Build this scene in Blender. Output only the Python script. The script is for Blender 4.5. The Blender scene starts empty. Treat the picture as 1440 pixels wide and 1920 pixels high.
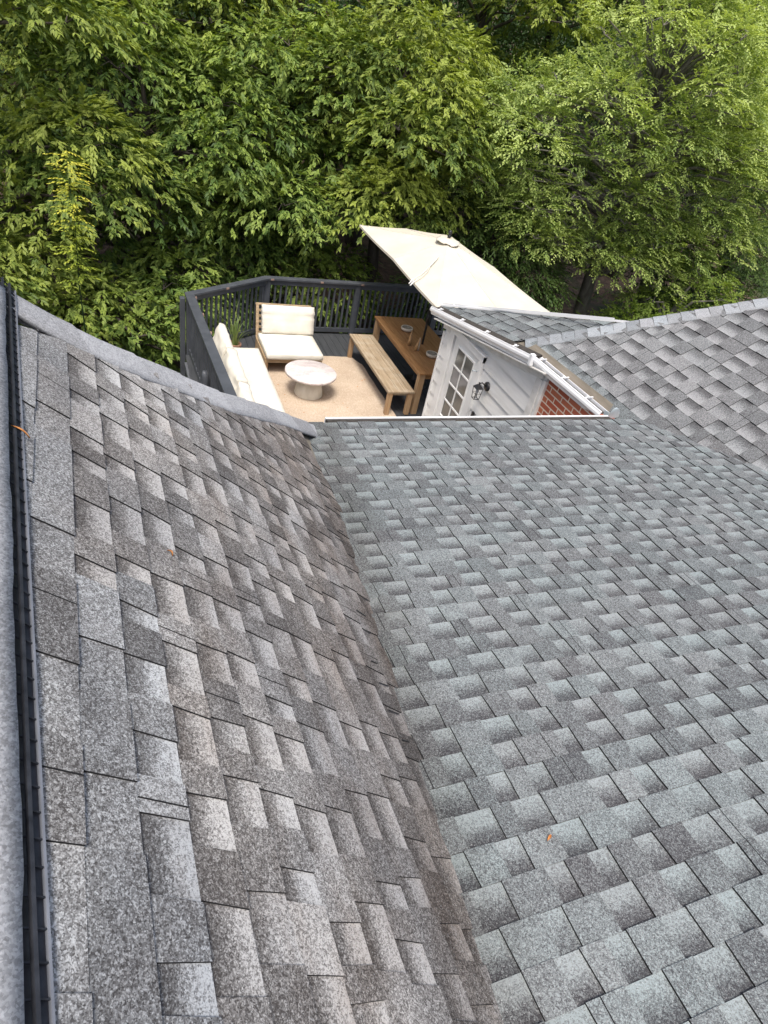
import bpy, math, random
import numpy as np
from mathutils import Vector
random.seed(7); RNG = np.random.default_rng(11)
S = bpy.context.scene
COL = S.collection
R_ = math.radians

# ---------------------------------------------------------------- camera
cam = bpy.data.cameras.new('camera'); camo = bpy.data.objects.new('camera', cam); COL.objects.link(camo)
cam.sensor_fit = 'VERTICAL'; cam.sensor_height = 24.0; cam.lens = 24.0*1171.381/1920
cam.clip_start = 0.05; cam.clip_end = 500
def cam_axes(pitch, roll, yaw):
    cp, sp = math.cos(pitch), math.sin(pitch)
    fw = Vector((math.sin(yaw)*cp, math.cos(yaw)*cp, -sp)); r0 = Vector((math.cos(yaw), -math.sin(yaw), 0)); u0 = r0.cross(fw)
    return r0*math.cos(roll)+u0*math.sin(roll), u0*math.cos(roll)-r0*math.sin(roll), fw
from mathutils import Matrix
cr, cu, cf = cam_axes(.644, .236, .482)
M = Matrix(((cr.x, cu.x, -cf.x, 0), (cr.y, cu.y, -cf.y, 0), (cr.z, cu.z, -cf.z, 4.942), (0, 0, 0, 1)))
camo.matrix_world = M
S.camera = camo
S.render.resolution_x = 768; S.render.resolution_y = 1024
# ---------------------------------------------------------------- world, sun, exposure
w = bpy.data.worlds.new('World'); S.world = w; w.use_nodes = True
nt = w.node_tree; nt.nodes.clear()
sky = nt.nodes.new('ShaderNodeTexSky'); sky.sky_type = 'NISHITA'; sky.sun_disc = False
SUN_EL, SUN_AZ = R_(66), R_(210)
sky.sun_elevation = SUN_EL; sky.sun_rotation = SUN_AZ; sky.air_density = 1.0; sky.dust_density = 5.0; sky.ozone_density = 1.0
bg = nt.nodes.new('ShaderNodeBackground'); bg.inputs[1].default_value = 0.13
wo = nt.nodes.new('ShaderNodeOutputWorld')
nt.links.new(sky.outputs[0], bg.inputs[0]); nt.links.new(bg.outputs[0], wo.inputs[0])
sl = bpy.data.lights.new('sun', 'SUN'); sl.energy = 2.2; sl.angle = R_(16); sl.color = (1, .955, .88)
so = bpy.data.objects.new('sun', sl); COL.objects.link(so)
sd = Vector((math.sin(SUN_AZ)*math.cos(SUN_EL), math.cos(SUN_AZ)*math.cos(SUN_EL), math.sin(SUN_EL)))
so.rotation_euler = sd.to_track_quat('Z', 'Y').to_euler()
S.view_settings.view_transform = 'Standard'; S.view_settings.look = 'None'; S.view_settings.gamma = 1
S.view_settings.exposure = 0.68

# ---------------------------------------------------------------- materials
def mat(name):
    m = bpy.data.materials.new(name); m.use_nodes = True
    n = m.node_tree; b = n.nodes['Principled BSDF']
    return m, n, b
def nd(n, t, **k):
    x = n.nodes.new(t)
    for a, v in k.items(): setattr(x, a, v)
    return x
def coords(n, scale=(1,1,1), kind='Object'):
    tc = nd(n, 'ShaderNodeTexCoord'); mp = nd(n, 'ShaderNodeMapping'); mp.inputs['Scale'].default_value = scale
    n.links.new(tc.outputs[kind], mp.inputs[0]); return mp.outputs[0]
def noise(n, vec, scale, detail=4, rough=.6):
    t = nd(n, 'ShaderNodeTexNoise'); t.inputs['Scale'].default_value = scale; t.inputs['Detail'].default_value = detail; t.inputs['Roughness'].default_value = rough
    n.links.new(vec, t.inputs['Vector']); return t.outputs['Fac']
def ramp(n, fac, stops):
    r = nd(n, 'ShaderNodeValToRGB'); e = r.color_ramp.elements
    while len(e) < len(stops): e.new(.5)
    for i, (p, c) in enumerate(stops):
        e[i].position = p; e[i].color = (*c, 1) if len(c) == 3 else c
    n.links.new(fac, r.inputs[0]); return r.outputs[0]
def mix(n, fac, a, b, mode='MIX'):
    x = nd(n, 'ShaderNodeMix', data_type='RGBA', blend_type=mode)
    for sock, v in ((x.inputs[0], fac), (x.inputs[6], a), (x.inputs[7], b)):
        if isinstance(v, bpy.types.NodeSocket): n.links.new(v, sock)
        else: sock.default_value = v if not isinstance(v, tuple) or len(v) == 4 else (*v, 1)
    return x.outputs[2]
def mth(n, op, a, b=0.0, clamp=False):
    x = nd(n, 'ShaderNodeMath', operation=op, use_clamp=clamp)
    for s, v in ((x.inputs[0], a), (x.inputs[1], b)):
        if isinstance(v, bpy.types.NodeSocket): n.links.new(v, s)
        else: s.default_value = v
    return x.outputs[0]
def bump(n, b, h, strength=.3, dist=.01):
    x = nd(n, 'ShaderNodeBump'); x.inputs['Strength'].default_value = strength; x.inputs['Distance'].default_value = dist
    n.links.new(h, x.inputs['Height']); n.links.new(x.outputs[0], b.inputs['Normal'])
def simple(name, c1, c2, scale=6, rough=.6, stretch=(1,1,1), bm=.15, spec=.4, detail=5, metallic=0, lo=.3, hi=.7):
    m, n, b = mat(name); v = coords(n, stretch); f = noise(n, v, scale, detail)
    n.links.new(ramp(n, f, [(lo, c1), (hi, c2)]), b.inputs['Base Color'])
    b.inputs['Roughness'].default_value = rough; b.inputs['Specular IOR Level'].default_value = spec; b.inputs['Metallic'].default_value = metallic
    if bm: bump(n, b, noise(n, v, scale*6, 3), bm, .004)
    return m

def granule_material(name, dark, mid, light, stain=None, gscale=330, lowvar=.25, streak=(1,1,1), cool=None, weather=False, grime=False):
    """asphalt shingle: ceramic granules dithered between dark and light by a per-corner blend attribute"""
    m, n, b = mat(name); v = coords(n)
    at = nd(n, 'ShaderNodeAttribute', attribute_name='blend'); sp = nd(n, 'ShaderNodeSeparateColor'); n.links.new(at.outputs['Color'], sp.inputs[0])
    vo = nd(n, 'ShaderNodeTexVoronoi'); vo.inputs['Scale'].default_value = gscale; n.links.new(v, vo.inputs['Vector'])
    sc = nd(n, 'ShaderNodeSeparateColor'); n.links.new(vo.outputs['Color'], sc.inputs[0])
    v2 = nd(n, 'ShaderNodeTexVoronoi'); v2.inputs['Scale'].default_value = gscale*.47; n.links.new(v, v2.inputs['Vector'])
    s2 = nd(n, 'ShaderNodeSeparateColor'); n.links.new(v2.outputs['Color'], s2.inputs[0])
    r = mth(n, 'ADD', mth(n, 'MULTIPLY', sc.outputs[0], .6), mth(n, 'MULTIPLY', s2.outputs[1], .4))
    low = noise(n, v, 9, 4)
    t = mth(n, 'ADD', sp.outputs[0], mth(n, 'MULTIPLY', mth(n, 'SUBTRACT', r, .5), 1.15))
    t = mth(n, 'ADD', t, mth(n, 'MULTIPLY', mth(n, 'SUBTRACT', low, .5), lowvar*1.5), True)
    c = ramp(n, t, [(0, dark), (.5, mid), (1, light)])
    if cool is not None:
        c = mix(n, sp.outputs[1], c, mix(n, 1.0, c, cool, 'MULTIPLY'))
    big = noise(n, v, 1.1, 3)
    c = mix(n, mth(n, 'MULTIPLY', big, .35), c, mix(n, 1.0, c, (.72, .72, .75), 'MULTIPLY'))
    if stain is not None:
        vs = coords(n, (2.2, 2.2, 2.2)); sn = noise(n, vs, 1.3, 5, .65)
        sf = ramp(n, sn, [(.42, (0,0,0)), (.66, (1,1,1))])
        c = mix(n, mth(n, 'MULTIPLY', sf, stain[1]), c, mix(n, 1.0, c, stain[0], 'MULTIPLY'))
    if weather:
        sx = nd(n, 'ShaderNodeSeparateXYZ'); n.links.new(v, sx.inputs[0])
        xx = mth(n, 'MULTIPLY', mth(n, 'ADD', sx.outputs[0], 2.45), .55)
        sn2 = noise(n, coords(n, (5, 1.3, 5)), 1.6, 5, .6); sn3 = noise(n, coords(n, (1.6, .9, 1.6)), 1.3, 3, .5)
        f2 = ramp(n, mth(n, 'ADD', mth(n, 'MULTIPLY', sn2, .9), mth(n, 'MULTIPLY', xx, .55)), [(.46, (0,0,0)), (.74, (1,1,1))])
        c = mix(n, mth(n, 'MULTIPLY', f2, .85), c, mix(n, 1.0, c, (.56,.49,.445), 'MULTIPLY'))
        f3 = ramp(n, mth(n, 'SUBTRACT', sn3, mth(n, 'MULTIPLY', xx, .12)), [(.44, (0,0,0)), (.60, (1,1,1))])
        c = mix(n, mth(n, 'MULTIPLY', f3, .8), c, mix(n, 1.0, c, (1.35,1.33,1.29), 'MULTIPLY'))
    if grime:
        sg = nd(n, 'ShaderNodeSeparateXYZ'); n.links.new(v, sg.inputs[0])
        dv_ = mth(n, 'ADD', mth(n, 'SUBTRACT', sg.outputs[0], mth(n, 'MULTIPLY', sg.outputs[1], .183)), 1.396)
        dv_ = mth(n, 'ABSOLUTE', dv_); dv_ = mth(n, 'ADD', mth(n, 'MULTIPLY', dv_, 3.2), mth(n, 'MULTIPLY', noise(n, v, 6, 4), .6))
        c = mix(n, ramp(n, dv_, [(.25, (1,1,1)), (.95, (0,0,0))]), c, mix(n, 1.0, c, (.66,.635,.61), 'MULTIPLY'))
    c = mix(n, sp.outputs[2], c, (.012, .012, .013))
    # sparse bright quartz flecks
    fl = ramp(n, sc.outputs[2], [(.955, (0,0,0)), (.965, (1,1,1))])
    c = mix(n, mth(n, 'MULTIPLY', mth(n, 'MULTIPLY', fl, .30), mth(n, 'SUBTRACT', 1.0, sp.outputs[2])), c, (.55, .56, .56))
    n.links.new(c, b.inputs['Base Color']); b.inputs['Roughness'].default_value = .88; b.inputs['Specular IOR Level'].default_value = .25
    bump(n, b, r, .5, .0025)
    return m
M_shM = granule_material('shingle_slate', (.052,.049,.054), (.160,.165,.168), (.310,.335,.337), stain=((.86,.84,.84), .5), grime=True, cool=(.94,1.02,1.02), gscale=420, lowvar=.12)
M_shL = granule_material('shingle_weathered', (.064,.058,.055), (.202,.194,.186), (.49,.48,.465), stain=((.72,.66,.62), .4), weather=True, grime=True, gscale=420, lowvar=.18, cool=(.92,.99,1.06))
M_shR = granule_material('shingle_pale', (.050,.048,.051), (.150,.152,.155), (.32,.323,.326), gscale=400, lowvar=.12, cool=(.90,1.0,1.0))
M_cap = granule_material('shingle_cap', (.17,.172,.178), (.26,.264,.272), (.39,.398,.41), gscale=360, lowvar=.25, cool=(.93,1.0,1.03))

M_capl = granule_material('shingle_cap_brightened', (.22,.222,.226), (.345,.35,.36), (.50,.508,.52), gscale=300, lowvar=.3)  # brighter copy of the cap colour; light the left caps lack is painted in
M_white = simple('white_paint', (.60,.60,.585), (.74,.74,.73), 3, .45, bm=.05)
M_sid = simple('white_siding', (.60,.595,.57), (.74,.735,.715), 4, .55, (1,.4,3), bm=.08)
M_trimw = simple('trim_white_worn', (.50,.49,.46), (.70,.69,.67), 7, .5, (1,1,2), bm=.1)
M_gut = simple('gutter_white', (.70,.71,.72), (.80,.80,.80), 5, .35, (2,.4,1), bm=.04)
M_debris = simple('gutter_debris', (.018,.016,.014), (.075,.065,.055), 30, .9, bm=.6)
M_tan = simple('weathered_board', (.10,.085,.065), (.22,.195,.155), 9, .85, (1,.25,1), bm=.3)
M_deck = simple('deck_boards', (.030,.033,.038), (.060,.064,.070), 5, .65, (6,.5,1), bm=.2)
M_rail = simple('railing_paint', (.048,.053,.062), (.075,.082,.094), 6, .5, (1,1,1), bm=.1, spec=.45)
M_black = simple('black_metal', (.012,.012,.013), (.028,.028,.030), 20, .4, bm=.05)
M_vent = simple('vent_plastic', (.012,.013,.017), (.040,.043,.052), 30, .5, bm=.1)
M_lip = simple('vent_lip', (.14,.15,.175), (.22,.235,.27), 12, .5, bm=.1)
M_cush = simple('cushion_fabric', (.60,.57,.49), (.74,.71,.63), 3.5, .9, bm=.25, spec=.15)
M_canopy = simple('canopy_fabric', (.53,.49,.40), (.60,.56,.475), 2.2, .85, bm=.1, spec=.15)
M_bowl = simple('bowl_ceramic', (.48,.42,.33), (.68,.62,.52), 14, .35, (1,1,3), bm=.1)
M_bowli = simple('bowl_inside', (.16,.14,.10), (.30,.27,.21), 18, .3, bm=.05)
M_stone = simple('stone_base', (.60,.57,.49), (.76,.74,.66), 10, .7, (1,1,.4), bm=.25)
M_terra = simple('terracotta', (.25,.13,.08), (.40,.24,.16), 12, .8, bm=.15)
M_pane = simple('window_glass', (.045,.05,.05), (.13,.135,.13), 2.5, .08, bm=0, spec=.8)
M_lamp_glass = simple('lantern_glass', (.35,.36,.36), (.5,.5,.5), 3, .1, bm=0)
M_orange = simple('dry_leaf', (.35,.12,.03), (.55,.26,.08), 40, .7, bm=.1)
M_copper = simple('rail_light_copper', (.22,.12,.09), (.42,.33,.28), 40, .4, bm=0, metallic=.3)
M_cord = simple('cord_white', (.7,.7,.68), (.8,.8,.78), 10, .6, bm=0)
M_flash = simple('flashing_metal', (.36,.42,.45), (.52,.58,.60), 6, .4, bm=.1, metallic=.2)

def wood_mat(name, dark, mid, light, axis=1, rough=.6, blotch=.5, scale=1.0, blc=(.5,.5,.46)):
    m, n, b = mat(name); st = [26*scale]*3; st[axis] = 1.6*scale
    v = coords(n, tuple(st)); g = noise(n, v, 1.6, 6, .65)
    c = ramp(n, g, [(.25, dark), (.5, mid), (.75, light)])
    v2 = coords(n, (3,3,3)); q = noise(n, v2, 1.5, 4)
    c = mix(n, mth(n, 'MULTIPLY', ramp(n, q, [(.45,(0,0,0)),(.7,(1,1,1))]), blotch), c, blc)
    ri = nd(n, 'ShaderNodeNewGeometry')
    c = mix(n, mth(n, 'MULTIPLY', ri.outputs['Random Per Island'], .35), c, mix(n, 1.0, c, (.68,.66,.62), 'MULTIPLY'))
    n.links.new(c, b.inputs['Base Color']); b.inputs['Roughness'].default_value = rough; b.inputs['Specular IOR Level'].default_value = .3
    bump(n, b, g, .25, .003); return m
M_table = wood_mat('teak_orange', (.20,.095,.038), (.33,.175,.075), (.44,.25,.12), 1, .5, .12, blc=(.42,.26,.13))
M_bench = wood_mat('teak_weathered', (.23,.165,.10), (.37,.285,.19), (.50,.41,.30), 1, .7, .35, blc=(.50,.46,.38))
M_legz = wood_mat('teak_leg', (.24,.145,.075), (.36,.235,.13), (.46,.33,.20), 2, .65, .1)
M_chairw = wood_mat('chair_wood', (.26,.18,.10), (.40,.29,.175), (.50,.38,.25), 0, .65, .1)
M_sculpt = wood_mat('carved_wood', (.24,.12,.04), (.42,.24,.10), (.60,.44,.28), 2, .5, .2, 2)
M_bark = simple('bark', (.035,.028,.022), (.11,.095,.08), 7, .95, (1,1,.3), bm=.7)
M_barkp = simple('pale_bark', (.10,.09,.075), (.24,.225,.20), 9, .9, (1,1,.4), bm=.5)

def rug_material():
    m, n, b = mat('jute_rug'); v = coords(n)
    wv = nd(n, 'ShaderNodeTexWave', wave_type='BANDS', bands_direction='X'); wv.inputs['Scale'].default_value = 22; wv.inputs['Distortion'].default_value = 1.2; wv.inputs['Detail'].default_value = 2
    n.links.new(v, wv.inputs['Vector'])
    k = nd(n, 'ShaderNodeTexVoronoi'); k.inputs['Scale'].default_value = 70; n.links.new(coords(n, (1,.35,1)), k.inputs['Vector'])
    a = noise(n, v, 1.7, 5)
    c = ramp(n, a, [(.3, (.48,.39,.30)), (.7, (.62,.525,.42))])
    c = mix(n, mth(n, 'MULTIPLY', wv.outputs['Fac'], .35), c, (.70,.57,.44))
    c = mix(n, mth(n, 'MULTIPLY', k.outputs['Distance'], .9), mix(n, 1.0, c, (.72,.68,.64), 'MULTIPLY'), c)
    n.links.new(c, b.inputs['Base Color']); b.inputs['Roughness'].default_value = .95; b.inputs['Specular IOR Level'].default_value = .1
    bump(n, b, wv.outputs['Fac'], .5, .006); return m
M_rug = rug_material()
def brick_material():
    m, n, b = mat('red_brick'); tc = nd(n, 'ShaderNodeTexCoord'); sx = nd(n, 'ShaderNodeSeparateXYZ'); n.links.new(tc.outputs['Object'], sx.inputs[0])
    cb = nd(n, 'ShaderNodeCombineXYZ'); n.links.new(sx.outputs[1], cb.inputs[0]); n.links.new(sx.outputs[2], cb.inputs[1])
    br = nd(n, 'ShaderNodeTexBrick'); br.inputs['Scale'].default_value = 1; br.inputs['Brick Width'].default_value = .205; br.inputs['Row Height'].default_value = .066
    br.inputs['Mortar Size'].default_value = .0075; br.inputs['Mortar Smooth'].default_value = .2; br.inputs['Bias'].default_value = -.1
    br.inputs['Color1'].default_value = (.34,.075,.035,1); br.inputs['Color2'].default_value = (.43,.135,.065,1); br.inputs['Mortar'].default_value = (.64,.55,.44,1)
    n.links.new(cb.outputs[0], br.inputs['Vector'])
    f = noise(n, cb.outputs[0], 60, 3); c = mix(n, mth(n, 'MULTIPLY', f, .4), br.outputs['Color'], mix(n, 1.0, br.outputs['Color'], (.55,.5,.5), 'MULTIPLY'))
    n.links.new(c, b.inputs['Base Color']); b.inputs['Roughness'].default_value = .85; bump(n, b, mth(n, 'SUBTRACT', 1.0, br.outputs['Fac']), .8, .006)
    return m
M_brick = brick_material()
def marble():
    m, n, b = mat('purple_veined_top'); v = coords(n, (1.5, 9, 1)); g = noise(n, v, 1.5, 7, .7); g2 = noise(n, coords(n, (2,16,1)), 2.2, 5, .6)
    c = ramp(n, g, [(.3, (.42,.34,.35)), (.45, (.60,.54,.52)), (.6, (.70,.66,.63)), (.8,(.62,.58,.55))])
    c = mix(n, mth(n, 'MULTIPLY', ramp(n, g2, [(.47,(0,0,0)),(.5,(1,1,1)),(.53,(0,0,0))]), .6), c, (.28,.20,.21))
    n.links.new(c, b.inputs['Base Color']); b.inputs['Roughness'].default_value = .5; return m
M_marble = marble()

def leaf_material(name, dark, mid, light, trans=.34, rough=.52):
    m, n, b = mat(name)
    at = nd(n, 'ShaderNodeAttribute', attribute_name='tint'); sp = nd(n, 'ShaderNodeSeparateColor'); n.links.new(at.outputs['Color'], sp.inputs[0])
    c = ramp(n, sp.outputs[0], [(0, dark), (.5, mid), (1, light)])
    n.links.new(c, b.inputs['Base Color']); b.inputs['Roughness'].default_value = rough; b.inputs['Specular IOR Level'].default_value = .28
    tr = nd(n, 'ShaderNodeBsdfTranslucent'); n.links.new(mix(n, 1.0, c, (1.25,1.25,.55), 'MULTIPLY'), tr.inputs[0])
    mx = nd(n, 'ShaderNodeMixShader'); mx.inputs[0].default_value = trans
    n.links.new(b.outputs[0], mx.inputs[1]); n.links.new(tr.outputs[0], mx.inputs[2])
    n.links.new(mx.outputs[0], n.nodes['Material Output'].inputs[0]); return m
M_leafA = leaf_material('leaf_beech', (.026,.055,.016), (.100,.170,.040), (.30,.39,.085))
M_leafO = leaf_material('leaf_olive', (.028,.055,.015), (.112,.172,.038), (.32,.385,.080))
M_leafB = leaf_material('leaf_light', (.052,.088,.028), (.180,.260,.066), (.44,.53,.17), .35)
M_leafC = leaf_material('leaf_deep', (.018,.043,.014), (.048,.095,.026), (.12,.185,.050))
M_leafD = leaf_material('leaf_fresh', (.040,.085,.016), (.095,.165,.030), (.22,.30,.06), .38)
M_leafY = leaf_material('leaf_yellow', (.16,.24,.04), (.36,.44,.06), (.62,.60,.10), .4)
M_grassp = leaf_material('reed_leaf', (.08,.13,.04), (.18,.26,.08), (.36,.42,.18), .3)
def ground_material():
    m, n, b = mat('leaf_litter_soil'); v = coords(n); a = noise(n, v, .35, 6); g = noise(n, v, 5, 6, .7)
    c = ramp(n, g, [(.3, (.030,.019,.013)), (.5, (.085,.055,.038)), (.72, (.16,.11,.075))])
    c = mix(n, ramp(n, a, [(.5,(0,0,0)),(.62,(1,1,1))]), c, (.035,.055,.015)); n.links.new(c, b.inputs['Base Color'])
    b.inputs['Roughness'].default_value = .95; bump(n, b, g, .8, .05); return m
M_ground = ground_material()

# ---------------------------------------------------------------- object helpers
OFF = {}
def tagp(o, label=None, cat=None, group=None, kind=None):
    for k, v in (('label', label), ('category', cat), ('group', group), ('kind', kind)):
        if v: o[k] = v
    return o
def thing(name, label, cat, loc=(0,0,0), group=None):
    o = bpy.data.objects.new(name, None); COL.objects.link(o); o.location = loc; o.empty_display_size = .1
    OFF[o] = Vector(loc); return tagp(o, label, cat, group)
class MB:
    def __init__(s): s.v = []; s.f = []; s.sm = []
    def add(s, vs, fs, smooth=False):
        k = len(s.v); s.v += [Vector(v) for v in vs]; s.f += [tuple(i+k for i in f) for f in fs]; s.sm += [smooth]*len(fs); return s
    def box(s, c, d, rot=None):
        x, y, z = d[0]/2, d[1]/2, d[2]/2
        vs = [Vector((a*x, b*y, e*z)) for e in (-1,1) for b in (-1,1) for a in (-1,1)]
        if rot: vs = [rot @ v for v in vs]
        return s.add([Vector(c)+v for v in vs], [(0,2,3,1),(4,5,7,6),(0,1,5,4),(2,6,7,3),(0,4,6,2),(1,3,7,5)])
    def bb(s, a, b): return s.box([(a[i]+b[i])/2 for i in range(3)], [abs(b[i]-a[i]) for i in range(3)])
    def beam(s, p0, p1, wd, h, up=(0,0,1)):
        p0, p1 = Vector(p0), Vector(p1); d = (p1-p0).normalized(); sd_ = d.cross(Vector(up)).normalized(); u = sd_.cross(d)
        vs = [p+sd_*a*wd/2+u*b*h/2 for p in (p0, p1) for b in (-1,1) for a in (-1,1)]
        return s.add(vs, [(0,1,3,2),(4,6,7,5),(0,4,5,1),(2,3,7,6),(0,2,6,4),(1,5,7,3)])
    def tube(s, pts, rad, n=8, caps=True, smooth=True):
        pts = [Vector(p) for p in pts]; rad = rad if hasattr(rad, '__len__') else [rad]*len(pts); vs = []; ref = Vector((.123,.31,.94))
        for i, p in enumerate(pts):
            d = (pts[min(i+1, len(pts)-1)]-pts[max(i-1, 0)]).normalized(); a = d.cross(ref)
            if a.length < .05: a = d.cross(Vector((1,0,0)))
            a.normalize(); b = d.cross(a)
            vs += [p+(a*math.cos(2*math.pi*k/n)+b*math.sin(2*math.pi*k/n))*rad[i] for k in range(n)]
        fs = [(i*n+k, i*n+(k+1)%n, (i+1)*n+(k+1)%n, (i+1)*n+k) for i in range(len(pts)-1) for k in range(n)]
        if caps: fs += [tuple(range(n))[::-1], tuple((len(pts)-1)*n+k for k in range(n))]
        return s.add(vs, fs, smooth)
    def lathe(s, c, prof, n=40, smooth=True):
        c = Vector(c); vs = [c+Vector((r*math.cos(2*math.pi*k/n), r*math.sin(2*math.pi*k/n), z)) for r, z in prof for k in range(n)]
        fs = [(i*n+k, i*n+(k+1)%n, (i+1)*n+(k+1)%n, (i+1)*n+k) for i in range(len(prof)-1) for k in range(n)]
        return s.add(vs, fs, smooth)
    def sweep(s, p0, p1, prof, out, up=(0,0,1), closed=True):
        """profile (outward, up) swept from p0 to p1"""
        p0, p1, out, up = Vector(p0), Vector(p1), Vector(out), Vector(up); n = len(prof)
        vs = [p+out*a+up*b for p in (p0, p1) for a, b in prof]
        fs = [(k, (k+1)%n, n+(k+1)%n, n+k) for k in range(n if closed else n-1)]
        if closed: fs += [tuple(range(n))[::-1], tuple(range(n, 2*n))]
        return s.add(vs, fs)
    def prism(s, poly, z0, z1):
        n = len(poly); vs = [(x, y, z0) for x, y in poly]+[(x, y, z1) for x, y in poly]
        return s.add(vs, [tuple(range(n))[::-1], tuple(range(n, 2*n))]+[(k, (k+1)%n, n+(k+1)%n, n+k) for k in range(n)])
    def build(s, name, m, parent=None, bevel=0, label=None, subsurf=0, **kw):
        me = bpy.data.meshes.new(name); off = OFF[parent] if parent is not None else Vector((0,0,0))
        me.from_pydata([v-off for v in s.v], [], s.f); me.materials.append(m)
        me.polygons.foreach_set('use_smooth', s.sm)
        import bmesh
        bm = bmesh.new(); bm.from_mesh(me); bmesh.ops.recalc_face_normals(bm, faces=bm.faces); bm.to_mesh(me); bm.free()
        o = bpy.data.objects.new(name, me); COL.objects.link(o)
        if parent is not None: o.parent = parent
        OFF[o] = off
        if bevel:
            b = o.modifiers.new('bevel', 'BEVEL'); b.width = bevel; b.segments = 2; b.limit_method = 'ANGLE'
        if subsurf:
            b = o.modifiers.new('sub', 'SUBSURF'); b.levels = subsurf; b.render_levels = subsurf
        if label: o['label'] = label
        return tagp(o, **kw) if kw else o
def np_mesh(name, V, F, m, parent, attr=None, attname='tint', loops=None, smooth=False):
    """V (n,3), F list/array of faces, attr per-corner float color"""
    off = np.array(OFF[parent]) if parent is not None else np.zeros(3)
    me = bpy.data.meshes.new(name)
    if isinstance(F, np.ndarray):
        k = F.shape[1]; nf = F.shape[0]; li = F.ravel().astype(np.int32); ls = np.arange(0, nf*k, k, dtype=np.int32); lt = np.full(nf, k, np.int32)
    else:
        nf = len(F); lt = np.array([len(f) for f in F], np.int32); li = np.concatenate([np.array(f, np.int32) for f in F]); ls = np.concatenate([[0], np.cumsum(lt)[:-1]]).astype(np.int32)
    me.vertices.add(len(V)); me.vertices.foreach_set('co', (np.asarray(V)-off).ravel().astype(np.float32))
    me.loops.add(len(li)); me.loops.foreach_set('vertex_index', li)
    me.polygons.add(nf); me.polygons.foreach_set('loop_start', ls); me.polygons.foreach_set('loop_total', lt)
    me.update(calc_edges=True)
    if attr is not None:
        a = me.color_attributes.new(attname, 'FLOAT_COLOR', 'POINT'); a.data.foreach_set('color', np.asarray(attr, np.float32).ravel())
    me.materials.append(m)
    if smooth: me.polygons.foreach_set('use_smooth', [True]*nf)
    o = bpy.data.objects.new(name, me); COL.objects.link(o)
    if parent is not None: o.parent = parent
    OFF[o] = Vector(off); return o
def copy_tree(o, parent=None, shift=None):
    c = o.copy(); COL.objects.link(c); c.parent = parent
    for ch in [q for q in list(bpy.data.objects) if q.parent == o]: copy_tree(ch, c)
    return c

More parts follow.
